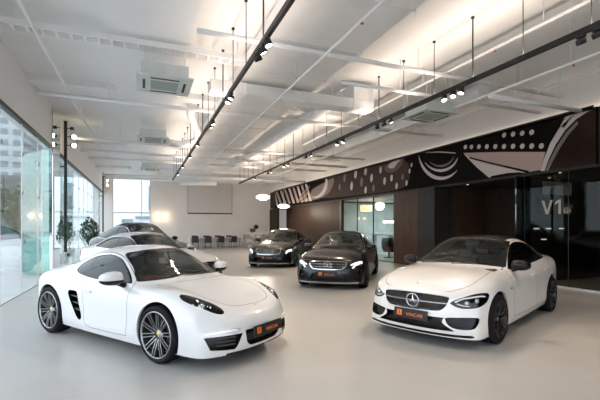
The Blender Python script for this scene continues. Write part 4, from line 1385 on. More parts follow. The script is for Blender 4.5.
onwall('printed_pale_cap', [(389, 165), (397, 159.5), (403, 157.5), (398, 163), (394, 168), (390, 168)], m_pale, 2, 3)
# perforations
rnd = random.Random(3)
for i, (px, py, s) in enumerate([(345, 178, 3.2), (352, 186, 3.2), (356, 174, 3.4), (362, 182, 3.4), (366, 171, 3.2), (372, 178, 3.0), (374, 188, 2.6), (381, 170, 2.6), (385, 181, 2.8), (378, 165, 2.2), (392, 178, 2.6), (397, 186, 2.4),
                                (340, 187, 2.4), (366, 190, 2.6), (388, 190, 2.2), (403, 177, 2.2), (407, 183, 2.0), (349, 168.5, 2.4), (333, 183, 2.2), (410, 171, 1.8), (412, 165, 1.6)]):
    c = wall_yz(px, py); c2 = wall_yz(px, py - s)
    if c[1] > MZ1 - .15 or c[1] < MZ0 + .12: continue
    h = c2[1] - c[1]
    mb = MB(); k = 14; x = XW - .024
    th = R(12)
    pts = [(c[0] + h * .8 * math.cos(2 * PI * q / k) * math.cos(th) - h * 1.25 * math.sin(2 * PI * q / k) * math.sin(th) * .5, c[1] + h * 1.35 * math.sin(2 * PI * q / k)) for q in range(k)]
    mb.prism(pts, x - .002, x + .003, 'x')
    mb.build('printed_perforation', m_pale if i % 3 else m_grey, mural)
# left: pale curve and slanted bars
onwall('printed_pale_sweep', [(312, 190), (318, 186), (326, 182), (334, 178), (333, 186), (328, 194), (318, 199), (304, 201.5), (310, 196)], m_grey, 1, 2)
arc('printed_white_arc', 316, 183, 12, 15, -40, 110, 3.0, -1, m_pale)
for i in range(9):
    x0 = 271.5 + i * 4.2
    onwall('printed_slanted_bar', [(x0, 190 - (x0 - 271) * .262), (x0 + 1.9, 189.5 - (x0 - 271) * .262), (x0 + 7.0, 205.4 - (x0 - 271) * .135), (x0 + 4.9, 205.8 - (x0 - 271) * .135)], m_pale if i % 2 == 0 else m_pink, 2)
for i in range(3):
    onwall('printed_slanted_bar', [(304 + i * 2.6, 190 - i * 2), (305 + i * 2.6, 189.5 - i * 2), (300 + i * 2.6, 201.5), (298 + i * 2.6, 201.8)], m_grey, 3)
# ---------------------------------------------------------------- services under the slab
def hang_top(x, y):
    """underside that a hanger reaches: the flat duct where there is one, else the slab"""
    return 4.955 if 1.98 < x < 3.98 and -4 < y < 26 else ZC + .02
def pipe_y(name, x, z, r, y0, y1, label, cat='pipe', m=None, sprinklers=(), hang=True, group=None):
    """pipe along the hall with hanger straps up to the slab"""
    o = MB().tube([(x, y0, z), (x, y1, z)], r, 10).build(name, m or m_duct)
    tag(o, label, cat, group)
    n = max(2, int((y1 - y0) / 3.0))
    for i in range(n):
        y = y0 + (y1 - y0) * (i + .5) / n
        MB().tube([(x, y, z + r * .5), (x, y, hang_top(x, y))], .008, 5).build('hanger_rod', m_duct, o)
    return o
def pipe_x(name, y, z, r, x0, x1, label, cat='pipe', m=None, group=None):
    o = MB().tube([(x0, y, z), (x1, y, z)], r, 10).build(name, m or m_duct)
    tag(o, label, cat, group)
    n = max(2, int((x1 - x0) / 2.5))
    for i in range(n):
        x = x0 + (x1 - x0) * (i + .5) / n
        MB().tube([(x, y, z + r * .5), (x, y, hang_top(x, y))], .008, 5).build('hanger_rod', m_duct, o)
    return o
m_sprk = mat('sprinkler_red', (.45, .04, .03), .4)
def sprinkler(parent, x, y, z):
    s = MB(); s.tube([(x, y, z), (x, y, z - .03)], .01, 6); s.lathe([(0, -.03), (.026, -.035), (.026, -.04), (0, -.04)], 10, 'z', (x, y, z))
    s.build('sprinkler_head', m_sprk, parent)

# beams cast with the slab
bm_ = MB()
for y in (3.6, 11.6, 19.4, 26.8): bm_.box(XF, XW, y - .18, y + .18, ZC - .16, ZC + .01)
struct(bm_.build('trim_10', m_white))
bm_ = MB(); bm_.box(-.62, .88, YR, YB, ZC - .2, ZC + .01)
struct(bm_.build('trim_11', m_white))
# wide flat duct down the hall
du = MB().cbox(2.98, 11.0, 5.10, 1.9, 30, .30, .03)
du = du.build('flat_air_duct', m_duct); tag(du, 'wide flat white air duct running down the hall between the tracks', 'duct')
for y in np.arange(-3, 26, 1.6): MB().cbox(2.98, y, 5.10, 1.94, .04, .33).build('duct_flange', m_duct, du)
for y in np.arange(-3, 26, 4.0):
    for x in (2.0, 3.96): MB().tube([(x, y, 4.85), (x, y, ZC + .02)], .008, 5).build('hanger_rod', m_duct, du)
p = pipe_y('sprinkler_pipe', 2.92, 4.54, .024, -3, 27, 'thin white sprinkler pipe running under the wide flat duct')
for y in (4.87, 10, 15, 21): sprinkler(p, 2.92, y, 4.53)
p = pipe_y('sprinkler_pipe', 6.15, 4.94, .032, -3, 15, 'white sprinkler pipe running along the hall just above the right-hand track')
for y in (5.46, 10.2): sprinkler(p, 6.15, y, 4.92)
p = pipe_y('sprinkler_pipe', 7.2, 4.54, .028, -3, 28, 'white sprinkler pipe running between the right-hand track and the mural')
for y in (4.7, 9.5, 15): sprinkler(p, 7.2, y, 4.52)
pipe_y('conduit_pipe', 8.9, 4.85, .02, -3, 29, 'thin white conduit high up beside the mural board')
pipe_y('conduit_pipe', -1.7, 4.95, .03, -3, 30, 'white pipe running along the hall close to the street glass')
# cross runs
p = pipe_x('cross_pipe', 6.7, 4.86, .045, .85, 9.9, 'lit white pipe crossing the hall just in front of the ceiling cassette')
pipe_x('cross_pipe', 7.35, 4.64, .04, 3.9, 9.9, 'second lit white pipe crossing towards the mural')
pipe_x('cross_pipe', 6.35, 4.43, .05, 7.0, 10.0, 'grey-white pipe reaching the wall above the mural dots', m=m_duct)
tr = MB()
tr.box(-2.4, 1.95, 7.86, 7.9, 4.98, 5.08); tr.box(-2.4, 1.95, 8.14, 8.18, 4.98, 5.08)
for x in np.arange(-2.3, 1.85, .22): tr.box(x, x + .05, 7.9, 8.14, 4.99, 5.02)
tr = tr.build('cable_tray', m_duct); tag(tr, 'white ladder cable tray crossing the hall above the cassette', 'cable tray')
for x in (-2.0, -.1, 1.8): MB().tube([(x, 7.88, 5.0), (x, 7.88, ZC + .02)], .008, 5).build('hanger_rod', m_duct, tr)
cd = MB().cbox(3.5, 8.95, 4.73, 4.2, .42, .26, .03).build('cross_air_duct', m_duct)
tag(cd, 'rectangular white air duct crossing under the flat duct', 'duct')
for x in np.arange(2.2, 5.2, 1.4): MB().cbox(x, 8.95, 4.72, .04, .46, .29).build('duct_flange', m_duct, cd)
MB().cbox(5.3, 9.1, 4.98, .6, .7, .56, .03).build('duct_box', m_duct, cd)
for x in (1.8, 4.4): MB().tube([(x, 8.75, 4.8), (x, 8.75, hang_top(x, 8.75))], .008, 5).build('hanger_rod', m_duct, cd)
# round spiral ducts near the mural
def round_duct(pts, r, label):
    o = MB().tube(pts, r, 18).build('round_duct', m_duct); tag(o, label, 'duct')
    for i in range(len(pts) - 1):
        a, b = Vector(pts[i]), Vector(pts[i + 1])
        n = int((b - a).length / 1.1)
        for k in range(n):
            c = a + (b - a) * ((k + .5) / n)
            d = (b - a).normalized() * .02
            MB().tube([c - d, c + d], r * 1.05, 18).build('duct_collar', m_duct, o)
    c = Vector(pts[0])
    for q in (pts[0], pts[-1]):
        q2 = Vector(q).lerp(Vector(pts[1] if q is pts[0] else pts[-2]), .15)
        MB().tube([q2, (q2.x, q2.y, hang_top(q2.x, q2.y))], .008, 5).build('hanger_rod', m_duct, o)
    return o
round_duct([(5.0, 9.5, 5.1), (5.0, 12, 5.1), (5.0, 24, 5.1)], .16, 'long round white duct running away beyond the cross duct')
round_duct([(8.2, 7.6, 5.08), (8.2, 9.4, 5.08), (8.2, 19, 5.08)], .22, 'thick round white duct running beside the mural board')
round_duct([(6.2, 20.2, 4.95), (7.2, 17.0, 4.95)], .1, 'short slanting round duct near the end wall')
round_duct([(2.2, 24.8, 4.25), (4.2, 24.1, 4.25)], .16, 'short slanting round duct left of the projection screen')
# flexible hose by the second cassette
pts = [(1.35, 12.0, 5.18), (1.4, 12.4, 5.0), (1.75, 13.4, 4.75), (1.8, 14.3, 4.65), (1.35, 14.9, 4.6), (.9, 14.8, 4.6)]
pp = smooth_poly(pts, 6, closed=False)
hs = MB(); hs.tube([tuple(q) for q in pp], [.12 + (.012 if i % 2 else 0) for i in range(len(pp))], 14)
hs = hs.build('flexible_hose', m_duct); tag(hs, 'ribbed white flexible duct curling into the second ceiling cassette', 'duct')
# far cross pipes
for i, (y, z, r, lab) in enumerate(((11.0, 4.78, .05, 'white cross pipe over the second ceiling cassette'), (16.3, 4.80, .05, 'white cross pipe beyond the second ceiling cassette'), (18.0, 4.68, .06, 'lower white cross pipe midway down the hall'),
                               (20.6, 4.8, .06, 'white cross pipe over the third ceiling cassette'), (23.6, 4.5, .07, 'thick white cross pipe near the hanging lamps'), (27.5, 4.85, .08, 'white cross pipe before the end wall'), (29.8, 4.95, .1, 'thick white cross pipe nearest the end wall'))):
    pipe_x('cross_pipe', y, z, r, -2.3 if i != 4 else 2.0, 9.9, lab)

# ceiling cassettes
m_case = noisy(mat('cassette_case', (.62, .66, .64), .45), (.58, .62, .60), (.66, .70, .68), 3)
m_grille = mat('cassette_grille', (.36, .42, .40), .6)
def cassette(x, y, z, label, s=1.0):
    r = empty('ceiling_cassette', (x, y, z), 0, label, 'air conditioner', 'ceiling cassette air conditioners')
    MB().cbox(0, 0, .16, .84 * s, .84 * s, .26, .02).build('housing', m_case, r)
    MB().cbox(0, 0, .015, 1.0 * s, 1.0 * s, .045, .015).build('face_panel', m_case, r)
    g = MB()
    for k in range(11): g.box(-.26, .26, -.26 + k * .048, -.26 + k * .048 + .03, -.014, -.006)
    g.build('intake_grille', m_grille, r)
    for a in range(4):
        q = MB().box(-.27, .27, .36, .41, -.014, -.004).build('air_slot', m_black, r)
        q.rotation_euler = (0, 0, a * PI / 2)
    for (a, b) in ((-.38, -.38), (.38, -.38), (-.38, .38), (.38, .38)):
        MB().tube([(a, b, .2), (a, b, ZC - z + .02)], .01, 5).build('hanger_rod', m_duct, r)
    return r
cassette(.42, 8.5, 4.48, 'white ceiling cassette unit nearest the camera, left of the left track', 1.06)
cassette(.35, 14.5, 4.58, 'white ceiling cassette unit halfway down the hall, fed by the curling hose')
cassette(.40, 22.0, 4.58, 'white ceiling cassette unit furthest down the hall')
cassette(6.75, 8.0, 4.38, 'white ceiling cassette unit above the mural side, beside the right track')

# ------------------------------------------------ lighting tracks and their spots
m_lens = mat('spot_lens', (1, .95, .85), .4, emis=(1, .86, .66), estr=6)
SPOT_W = 70
FILL_UPLIGHT = 7  # strength of the added ceiling-brightening light over each rail
m_fill_strip = mat('fill_uplight_glow', (1, .9, .8), .5, emis=(1, .86, .7), estr=2)  # unused glow material for that added light
def make_spot():
    r = empty('track_spotlight')
    MB().cbox(0, 0, -.018, .05, .11, .036, .004).build('track_adapter', m_black, r)
    b = MB(); b.lathe([(0, .032), (.052, .032), (.06, .02), (.06, -.036), (.054, -.036), (.05, -.024), (0, -.024)], 20, 'z')
    bo = b.build('lamp_body', m_black, r, (0, 0, -.085))
    MB().lathe([(0, -.027), (.05, -.027)], 18, 'z').build('lamp_lens', m_lens, bo)
    MB().tube([(0, 0, -.03), (0, 0, -.06)], .012, 6).build('swivel_stem', m_black, r)
    return r
spot_proto = [None]
def spot_light_data(energy, col, size=R(95)):
    l = bpy.data.lights.new('spot_lamp', 'SPOT'); l.energy = energy; l.color = col; l.spot_size = size; l.spot_blend = .7; l.shadow_soft_size = .05
    return l
SL = spot_light_data(SPOT_W, (1.0, .76, .54))
SL2 = spot_light_data(SPOT_W * .8, (1.0, .84, .68))
def place_spot(x, y, z, tilt, heading, label, group, data=SL):
    if spot_proto[0] is None:
        o = make_spot(); spot_proto[0] = o
    else:
        o = copy_tree(spot_proto[0])
    o.location = (x, y, z)
    o.rotation_euler = (0, 0, heading)
    for c in o.children:
        if c.name.startswith('lamp_body'):
            c.rotation_euler = (0, tilt, 0)
    props(o, label, 'spotlight', group)
    return o
def add_lamps():
    bpy.context.view_layer.update()
    for o in list(COL.objects):
        if o.name.startswith('lamp_body') and o.get('lit', 0) == 0:
            l = bpy.data.objects.new('spot_beam', o.parent.get('ld') and SL2 or SL); link(l); l.parent = o; l.location = (0, 0, -.06)
            if o.parent.get('ld') is not None: del o.parent['ld']

def track(x, z, y0, y1, label, side, groups, ld=None):
    r = empty('light_track', (x, y0, z), 0, label, 'lighting track')
    q = MB().cbox(0, (y1 - y0) / 2, 0, .05, y1 - y0, .05)
    for xe in (-.0225, .0225): q.cbox(xe, (y1 - y0) / 2, .04, .005, y1 - y0, .035)
    q.build('track_rail', m_black, r)
    n = int((y1 - y0 - .4) / 1.0)
    for i in range(n + 1):
        y = .36 + 1.0 * i
        q = MB().tube([(0, y, .02), (0, y, ZC - z - .01)], .0075 if i % 3 else .013, 6)
        q.lathe([(0, -.03), (.03, -.03), (.03, 0), (0, 0)], 10, 'z', (0, y, ZC - z))
        q.build('suspension_rod', m_black, r)
    # added upward light along the rail, no strip built, to brighten the ceiling
    L = bpy.data.lights.new('fill_uplight', 'AREA'); L.shape = 'RECTANGLE'; L.size = .03; L.size_y = (y1 - y0) * .96; L.energy = FILL_UPLIGHT * (y1 - y0) * (.75 if ld else .95); L.color = (1, .82, .68)
    lo = bpy.data.objects.new('fill_uplight', L); link(lo); lo.parent = r; lo.location = (0, (y1 - y0) / 2, .04); lo.rotation_euler = (PI, 0, 0)
    words = ['nearest', 'second', 'third', 'fourth', 'fifth', 'sixth', 'seventh', 'eighth', 'ninth']
    for gi, (ys, tilt, hd) in enumerate(groups):
        for k, y in enumerate(ys):
            pos = {1: ('single',), 2: ('nearer', 'farther'), 3: ('nearest', 'middle', 'farthest')}[len(ys)][k]
            o = place_spot(x, y, z - .024, tilt + .05 * k, hd + .5 * k,
                           f'black cylinder spotlight, {pos} of the {words[gi]} cluster along the {side} track', f'spotlights on the {side} track')
            if ld: o['ld'] = 1
Z_T = 4.2
def ty(px, x): return x / math.tan(math.atan((px - 300) / 392) + YAW)
track(5.5, Z_T, -4.0, ty(239, 5.5), 'black suspended lighting track on the right, above the white saloon', 'right',
      [((1.2, 1.7), .5, 0), ([ty(p, 5.5) for p in (597, 581)], .45, 2.8), ([ty(p, 5.5) for p in (461, 453, 444)], .4, .2), ([ty(p, 5.5) for p in (391, 384, 377)], .4, 2.6), ([ty(p, 5.5) for p in (343, 337)], .35, .3),
       ([ty(p, 5.5) for p in (311, 306)], .3, 2.6), ([ty(p, 5.5) for p in (288, 284)], .3, .1), ([ty(p, 5.5) for p in (271, 268)], .3, 2.5), ([ty(255, 5.5)], .3, 0)])
track(1.6, Z_T, -4.0, ty(172.5, 1.6), 'black suspended lighting track on the left, above the white sports car', 'left',
      [((.8, 1.3), .4, .2), ([ty(p, 1.6) for p in (268, 263, 258)], .4, 2.5), ([ty(p, 1.6) for p in (231, 228)], .35, .3), ([ty(p, 1.6) for p in (213, 211)], .35, 2.6), ([ty(p, 1.6) for p in (198,)], .3, .2),
       ([ty(190, 1.6)], .3, 2.6), ([ty(183, 1.6)], .3, .2), ([ty(178, 1.6)], .3, 2.6)], ld=1)
add_lamps()

# black pole with three lamps at the street glass, and its distant twin
def pole(px_x, y, label, z0=.68, n=3):
    r = empty('lamp_pole', (px_x, y, 0), 0, label, 'lamp')
    MB().cbox(0, 0, (z0 + ZC) / 2, .09, .09, ZC - z0, .006).build('pole', m_black, r)
    MB().cbox(-.13, -.0, 3.72, .28, .05, .05).build('wall_bracket', m_black, r)
    zs = [ZC - .25, ZC - .55, ZC - .86][:n]
    for k, z in enumerate(zs):
        a = MB().tube([(.03, 0, z), (.16, 0, z)], .014, 6).build('lamp_arm', m_black, r)
        h = MB().lathe([(0, .06), (.05, .06), (.06, -.05), (0, -.04)], 14, 'x', (.2, 0, 0)).build('lamp_head', m_black, r, (0, 0, z))
        if k: MB().ball((.27, -.03, 0), .075, 12, 8).build('bulb', mat('pole_bulb', (1, .9, .7), .4, emis=(1, .82, .55), estr=9), h)
pole(XF2 + .12, 16.1, 'tall black pole with three small lamps in front of the street glass')
pole(XF2 + .12, 30.6, 'distant black lamp pole at the corner of the end wall', 1.2)
# ---------------------------------------------------------------- cars in the hall
def park(o, x, y, deg, label, cat='car', group=None):
    o.location = (x, y, 0); o.rotation_euler = (0, 0, R(deg)); props(o, label, cat, group)
park(make_coupe(), .145, 6.35, -54.7, 'white two-door sports coupe with silver multi-spoke wheels, nearest car on the left')
park(make_saloon('saloon_car', 4.70, 1.81, 1.44, 2.84, .79, 'warm_white_paint', 'diamond', roof_m='trim', mirror_m='trim'), 5.454, 5.296, -156.6,
     'white saloon with black roof, black mirrors and studded grille, parked on the right')
park(make_saloon('saloon_car', 4.92, 1.85, 1.46, 2.94, .83, 'black_paint', 'twin_bar', level=2, lights_on=True, seat_m='leather_beige'), 5.70, 10.66, -127.8,
     'black saloon with lit headlights and star in its grille, middle of the hall')
park(make_saloon('saloon_car', 5.25, 1.90, 1.49, 3.165, .88, 'black_paint', 'louvre', level=2, lights_on=True, seat_m='leather_brown'), 5.78, 16.35, -123.5,
     'long black saloon with chrome slatted grille, parked furthest back on the right')
park(make_saloon('saloon_car', 4.70, 1.81, 1.44, 2.84, .79, 'silver_paint', 'twin_bar', level=2, seat_m='leather_beige', glass='glass_light'), .207, 11.67, -54.7,
     'silver-white saloon parked just behind the white sports coupe')
park(make_saloon('suv_coupe', 4.75, 1.93, 1.76, 2.87, .85, 'black_paint', 'twin_bar', level=2, coupe_roof=True, wheel=(.36, .26, .26), glass='glass_light'), .04, 15.6, -54.7,
     'dark tall coupe-roofed car parked behind the silver-white saloon')

# ---------------------------------------------------------------- end of the hall
sr = MB().box(3.35, 6.85, YB - .05, YB - .035, 2.66, 5.0).build('projection_screen', noisy(mat('screen_cloth', (.5, .49, .47), .8), (.66, .63, .59), (.69, .66, .62), .6))
tag(sr, 'large grey projection screen lowered on the end wall', 'screen')
MB().cbox(5.1, YB - .045, 2.63, 3.56, .05, .09, .01).build('bottom_bar', m_black, sr)
MB().cbox(5.1, YB - .08, 5.05, 3.6, .12, .12, .02).build('roller_case', m_case, sr)
f = MB(); f.box(3.33, 3.35, YB - .055, YB - .03, 2.66, 5.0); f.box(6.85, 6.87, YB - .055, YB - .03, 2.66, 5.0); f.build('edge_tape', m_black, sr)
m_sc = mat('sconce_glow', (1, .9, .75), .5, emis=(1, .82, .58), estr=4)
for x, lab in ((1.06, 'left glowing wall light on the end wall'), (1.72, 'right glowing wall light on the end wall')):
    r = empty('wall_light', (x, YB, 2.33), 0, lab, 'lamp', 'pair of wall lights on the end wall')
    MB().cbox(0, -.02, 0, .16, .04, .16, .008).build('wall_plate', m_alu, r)
    MB().lathe([(.07, -.09), (.09, 0), (.07, .09)], 16, 'z', (0, -.14, 0)).build('shade', m_sc, r)
    l = bpy.data.lights.new('wall_glow', 'POINT'); l.energy = 5; l.color = (1, .78, .52); l.shadow_soft_size = .15
    lo = bpy.data.objects.new('wall_glow', l); link(lo); lo.parent = r; lo.location = (0, -.4, 0)
sp = MB().lathe([(0, -.12), (.16, -.12), (.19, -.08), (.19, 0), (0, 0)], 20, 'y', (8.9, YB, 1.55)).build('wall_speaker', m_black); tag(sp, 'small round black speaker on the end wall', 'speaker')

# long table and chairs
m_top = noisy(mat('grey_tabletop', (.7, .69, .67), .4), (.66, .65, .63), (.72, .71, .69), 2)
t = empty('long_table', (5.1, 29.6, 0), 0, 'long grey-white table below the projection screen', 'table')
MB().cbox(0, 0, .735, 3.9, .9, .05, .01).build('tabletop', m_top, t)
for x in (-1.85, 0, 1.85):
    MB().cbox(x, 0, .355, .08, .8, .71, .008).build('leg', m_top, t)
MB().cbox(0, .1, .40, 3.6, .02, .6).build('modesty_panel', m_top, t)
def make_chair():
    c = empty('side_chair', (0, 0, 0), 0)
    MB().cbox(0, 0, .46, .46, .46, .07, .02).build('seat', M['leather_black'], c)
    b = MB().cbox(0, 0, .22, .44, .05, .44, .02)
    b.build('backrest', M['leather_black'], c, (0, -.22, .46), (R(8), 0, 0))
    for x in (-.2, .2):
        for y in (-.2, .2): MB().tube([(x, y, 0), (x * .95, y * .95, .44)], .014, 6).build('leg', m_black, c)
        MB().tube([(x * 1.1, -.18, .46), (x * 1.15, -.16, .67), (x * 1.15, .15, .66), (x * 1.1, .17, .46)], .012, 6).build('armrest', m_black, c)
    return c
proto = None
xs = (3.55, 4.45, 5.35, 6.25)
nm = ('leftmost', 'second from the left', 'third from the left', 'rightmost')
for i, x in enumerate(xs):
    for s, lab in ((0, 'near'), (1, 'far')):
        if proto is None: proto = make_chair(); c = proto
        else: c = copy_tree(proto)
        c.location = (x + (.0 if s == 0 else .12), 28.85 if s == 0 else 30.4, 0)
        c.rotation_euler = (0, 0, (0 if s == 0 else PI) + (.12 * (i - 1.5)))
        props(c, f'black armchair at the {lab} side of the long table, {nm[i]}', 'chair', 'black chairs at the long table')
m_marble = noisy(mat('marble', (.5, .5, .48), .25), (.16, .155, .15), (.52, .50, .47), 2.2, 10, lo=.42, hi=.62)
c = empty('marble_counter', (8.35, 28.6, 0), 0, 'grey veined marble counter in the far right corner', 'counter')
MB().cbox(0, 0, .52, 2.5, .7, 1.04, .01).build('counter_body', m_marble, c)
MB().cbox(0, 0, 1.06, 2.6, .8, .05, .01).build('countertop', m_top, c)
for x, lab in ((7.7, 'small black monitor on the marble counter'),):
    q = empty('monitor', (x, 28.6, 1.085), 0, lab, 'monitor')
    MB().cbox(0, 0, .22, .42, .03, .26, .006).build('display', m_black, q)
    MB().cbox(0, .02, .05, .05, .04, .1).cbox(0, .02, .005, .2, .14, .01).build('stand', m_black, q)

# ---------------------------------------------------------------- petal pendants
m_petal = mat('lit_petal_glass', (1, .95, .88), .4, emis=(1, .90, .74), estr=0.9)
def make_pendant(zdrop):
    r = empty('petal_pendant')
    MB().lathe([(0, .06), (.10, .05), (.14, 0), (.10, -.05), (0, -.06)], 20, 'z').build('hub', m_alu, r)
    for ring, (rad, n, z, s) in enumerate(((.30, 12, 0, .115), (.17, 8, -.07, .10), (.2, 9, .07, .09))):
        for k in range(n):
            a = 2 * PI * k / n + ring * .3
            q = MB().ball((0, 0, 0), s, 10, 8, (1, .85, .8)).build('glass_petal', m_petal, r)
            q.location = (rad * math.cos(a), rad * math.sin(a), z); q.rotation_euler = (0, 0, a)
    MB().tube([(0, 0, .05), (0, 0, zdrop)], .012, 6).build('stem', m_alu, r)
    MB().lathe([(0, 0), (.07, 0), (.07, -.04), (0, -.04)], 14, 'z', (0, 0, zdrop)).build('ceiling_rose', m_alu, r)
    l = bpy.data.lights.new('pendant_glow', 'POINT'); l.energy = 150; l.color = (1, .80, .62); l.shadow_soft_size = .3
    lo = bpy.data.objects.new('pendant_glow', l); link(lo); lo.parent = r; lo.location = (0, 0, -.35)
    return r
p1 = make_pendant(ZC - 3.24); p1.location = (6.3, 21.2, 3.24); props(p1, 'white petal chandelier hanging in front of the end wall, the higher one', 'chandelier')
p2 = make_pendant(ZC - 2.93); p2.location = (8.7, 24.5, 2.93); props(p2, 'white petal chandelier hanging before the dark walnut panel, the lower one', 'chandelier')

# ---------------------------------------------------------------- lounge
def leafy(name, loc, rad, h, n, size, label, m_leaf, m_stem, pot=True, seed=1, cat='plant'):
    r = empty(name, loc, 0, label, cat)
    rn = random.Random(seed)
    z0 = .35 if pot else 0
    if pot: MB().lathe([(0, 0), (.2, 0), (.26, .4), (.24, .4), (.22, .34), (0, .34)], 20, 'z').build('pot', m_slate, r)
    st = MB()
    br = []
    for k in range(7):
        a = rn.uniform(0, 2 * PI); q = rn.uniform(.3, .8) * rad
        e = (q * math.cos(a), q * math.sin(a), z0 + h * rn.uniform(.5, .85))
        st.tube([(0, 0, z0 - .02), (e[0] * .3, e[1] * .3, z0 + (e[2] - z0) * .5), e], [.03, .02, .008], 6)
    st.build('stem', m_stem, r)
    lf = MB()
    for k in range(n):
        while True:
            x, y, z = rn.uniform(-1, 1), rn.uniform(-1, 1), rn.uniform(-1, 1)
            d = x * x + y * y + z * z
            if .15 < d < 1: break
        lump = 1 + .2 * math.sin(5 * x + 3 * z + seed) * math.cos(4 * y)
        c = Vector((x * rad * lump, y * rad * lump, z0 + h * .62 + z * h * .40 * lump))
        q = Matrix.Rotation(rn.uniform(0, 6.28), 3, 'Z') @ Matrix.Rotation(rn.uniform(-1.2, 1.2), 3, 'X')
        s = size * rn.uniform(.6, 1.2)
        pts = [(0, -s, 0), (s * .38, -.2 * s, s * .1), (0, s, -.1 * s), (-s * .38, -.2 * s, s * .1)]
        lf.add([c + q @ Vector(p) for p in pts], [(0, 1, 2, 3)])
    lf.build('foliage', m_leaf, r)
    return r
m_leaf = noisy(mat('leaf_green', (.03, .08, .03), .5), (.015, .045, .02), (.06, .12, .045), 3)
m_leaf2 = noisy(mat('pale_leaf_green', (.1, .16, .08), .6), (.03, .06, .035), (.08, .12, .07), 2)
m_bark = noisy(mat('bark', (.08, .06, .05), .8), (.05, .04, .03), (.12, .09, .07), 6)
leafy('potted_tree', (11.6, 15.2, 0), .4, 1.9, 240, .12, 'leafy potted tree just inside the lounge glass', m_leaf, m_bark, seed=5)
a = empty('lounge_chair', tuple(at(389, 20)), R(200), 'dark rounded lounge chair with a reddish seat inside the lounge', 'chair')
sh = MB()
pr = []
for i in range(13):
    an = R(-125 + 250 * i / 12)
    pr.append(an)
v = []; fs = []
for j, (zz, rr_) in enumerate(((.28, .26), (.45, .36), (.75, .38), (1.0, .34))):
    for an in pr: v.append((-rr_ * math.cos(an), rr_ * math.sin(an), zz))
    for an in pr: v.append((-(rr_ - .05) * math.cos(an), (rr_ - .05) * math.sin(an), zz))
n2 = 26
for j in range(3):
    for i in range(12):
        fs.append((j * n2 + i, j * n2 + i + 1, (j + 1) * n2 + i + 1, (j + 1) * n2 + i))
        fs.append((j * n2 + 13 + i, (j + 1) * n2 + 13 + i, (j + 1) * n2 + 14 + i, j * n2 + 14 + i))
    for i in (0, 12): fs.append((j * n2 + i, (j + 1) * n2 + i, (j + 1) * n2 + 13 + i, j * n2 + 13 + i))
for i in range(12): fs.append((3 * n2 + i, 3 * n2 + i + 1, 3 * n2 + 14 + i, 3 * n2 + 13 + i))
sh.add(v, fs, True); sh.build('shell', M['leather_black'], a)
MB().lathe([(0, .36), (.28, .36), (.32, .42), (.30, .5), (0, .5)], 20, 'z').build('seat', mat('rust_fabric', (.3, .07, .04), .8), a)
MB().lathe([(0, 0), (.24, 0), (.24, .02), (.04, .04), (.04, .36), (0, .36)], 20, 'z').build('pedestal', m_black, a)
# low table and lamps inside the lounge
q = empty('bar_pendant', (13.2, 19.0, 1.86), R(20), 'row of warm bulbs on a bar inside the lounge', 'lamp')
MB().tube([(-.5, 0, .1), (.5, 0, .1)], .015, 6).build('bar', m_black, q)
for i in range(5):
    MB().ball((-.48 + i * .24, 0, 0), .075, 10, 8).build('bulb', mat('lounge_bulb', (1, .9, .7), .4, emis=(1, .78, .5), estr=14), q)
for x in (-.4, .4): MB().tube([(x, 0, .1), (x, 0, MZ0 - 1.86 + .02)], .006, 5).build('suspension_rod', m_black, q)
q = empty('drum_pendant', (11.9, 19.4, 2.45), 0, 'cream drum lampshade at the left of the lounge', 'lamp')
MB().lathe([(.28, 0), (.34, .02), (.34, .34), (.28, .36)], 20, 'z').build('lamp_shade', mat('cream_shade', (.9, .75, .5), .6, emis=(1, .72, .42), estr=2.2), q)
MB().tube([(0, 0, .3), (0, 0, MZ0 - 2.45 + .02)], .01, 6).cbox(0, 0, .3, .6, .02, .02).build('stem', m_black, q)
q = empty('glass_shelf', (12.6, 18.0, 0), 0, 'glass display shelf with small white cups inside the lounge', 'shelf')
MB().cbox(0, 0, 1.12, .4, 3.6, .03).build('shelf_board', m_alu, q)
for y in (-1.6, 0, 1.6): MB().cbox(0, y, .55, .3, .04, 1.1).build('support', m_alu, q)
m_cup = mat('white_cup', (.8, .8, .78), .3)
cp = None
for i in range(9):
    o = MB().lathe([(0, 0), (.035, 0), (.05, .1), (.042, .1), (.03, .015), (0, .015)], 14, 'z').build('cup', m_cup) if cp is None else cp.copy()
    if cp is None: cp = o
    else: link(o)
    o.location = (12.6, 16.5 + i * .36, 1.135)
    props(o, 'small white cup in the row on the lounge shelf', 'cup', 'white cups on the lounge shelf')
for y in (15.0, 18.5):
    l = bpy.data.lights.new('lounge_light', 'AREA'); l.energy = 170; l.size = 1.2; l.color = (.85, .95, 1.0)
    lo = bpy.data.objects.new('ceiling_panel_light', l); link(lo)
    r = MB().cbox(0, 0, 0, 1.2, 1.2, .04, .005).build('ceiling_light_panel', m_alu, None, (13.4, y, MZ0 - .0))
    tag(r, 'flat light panel in the lounge ceiling' + (', nearer one' if y < 16 else ', farther one'), 'light')
    lo.parent = r; lo.location = (0, 0, -.03)
# small downlights in the soffit
for px, lab in ((465, 'tiny recessed downlight above the walnut recess'), (557, 'tiny recessed downlight above the lettered glass')):
    y = ywall(px)
    r = empty('downlight', (XW + .12, y, MZ0 - .07), 0, lab, 'downlight')
    MB().lathe([(0, 0), (.05, 0), (.05, -.008), (.038, -.008)], 16, 'z').build('trim_ring', m_alu, r)
    MB().lathe([(0, -.005), (.036, -.005)], 14, 'z').build('lens', m_lens, r)
    l = bpy.data.objects.new('downlight_beam', spot_light_data(25, (1, .8, .55), R(80))); link(l); l.parent = r; l.location = (0, 0, -.03)
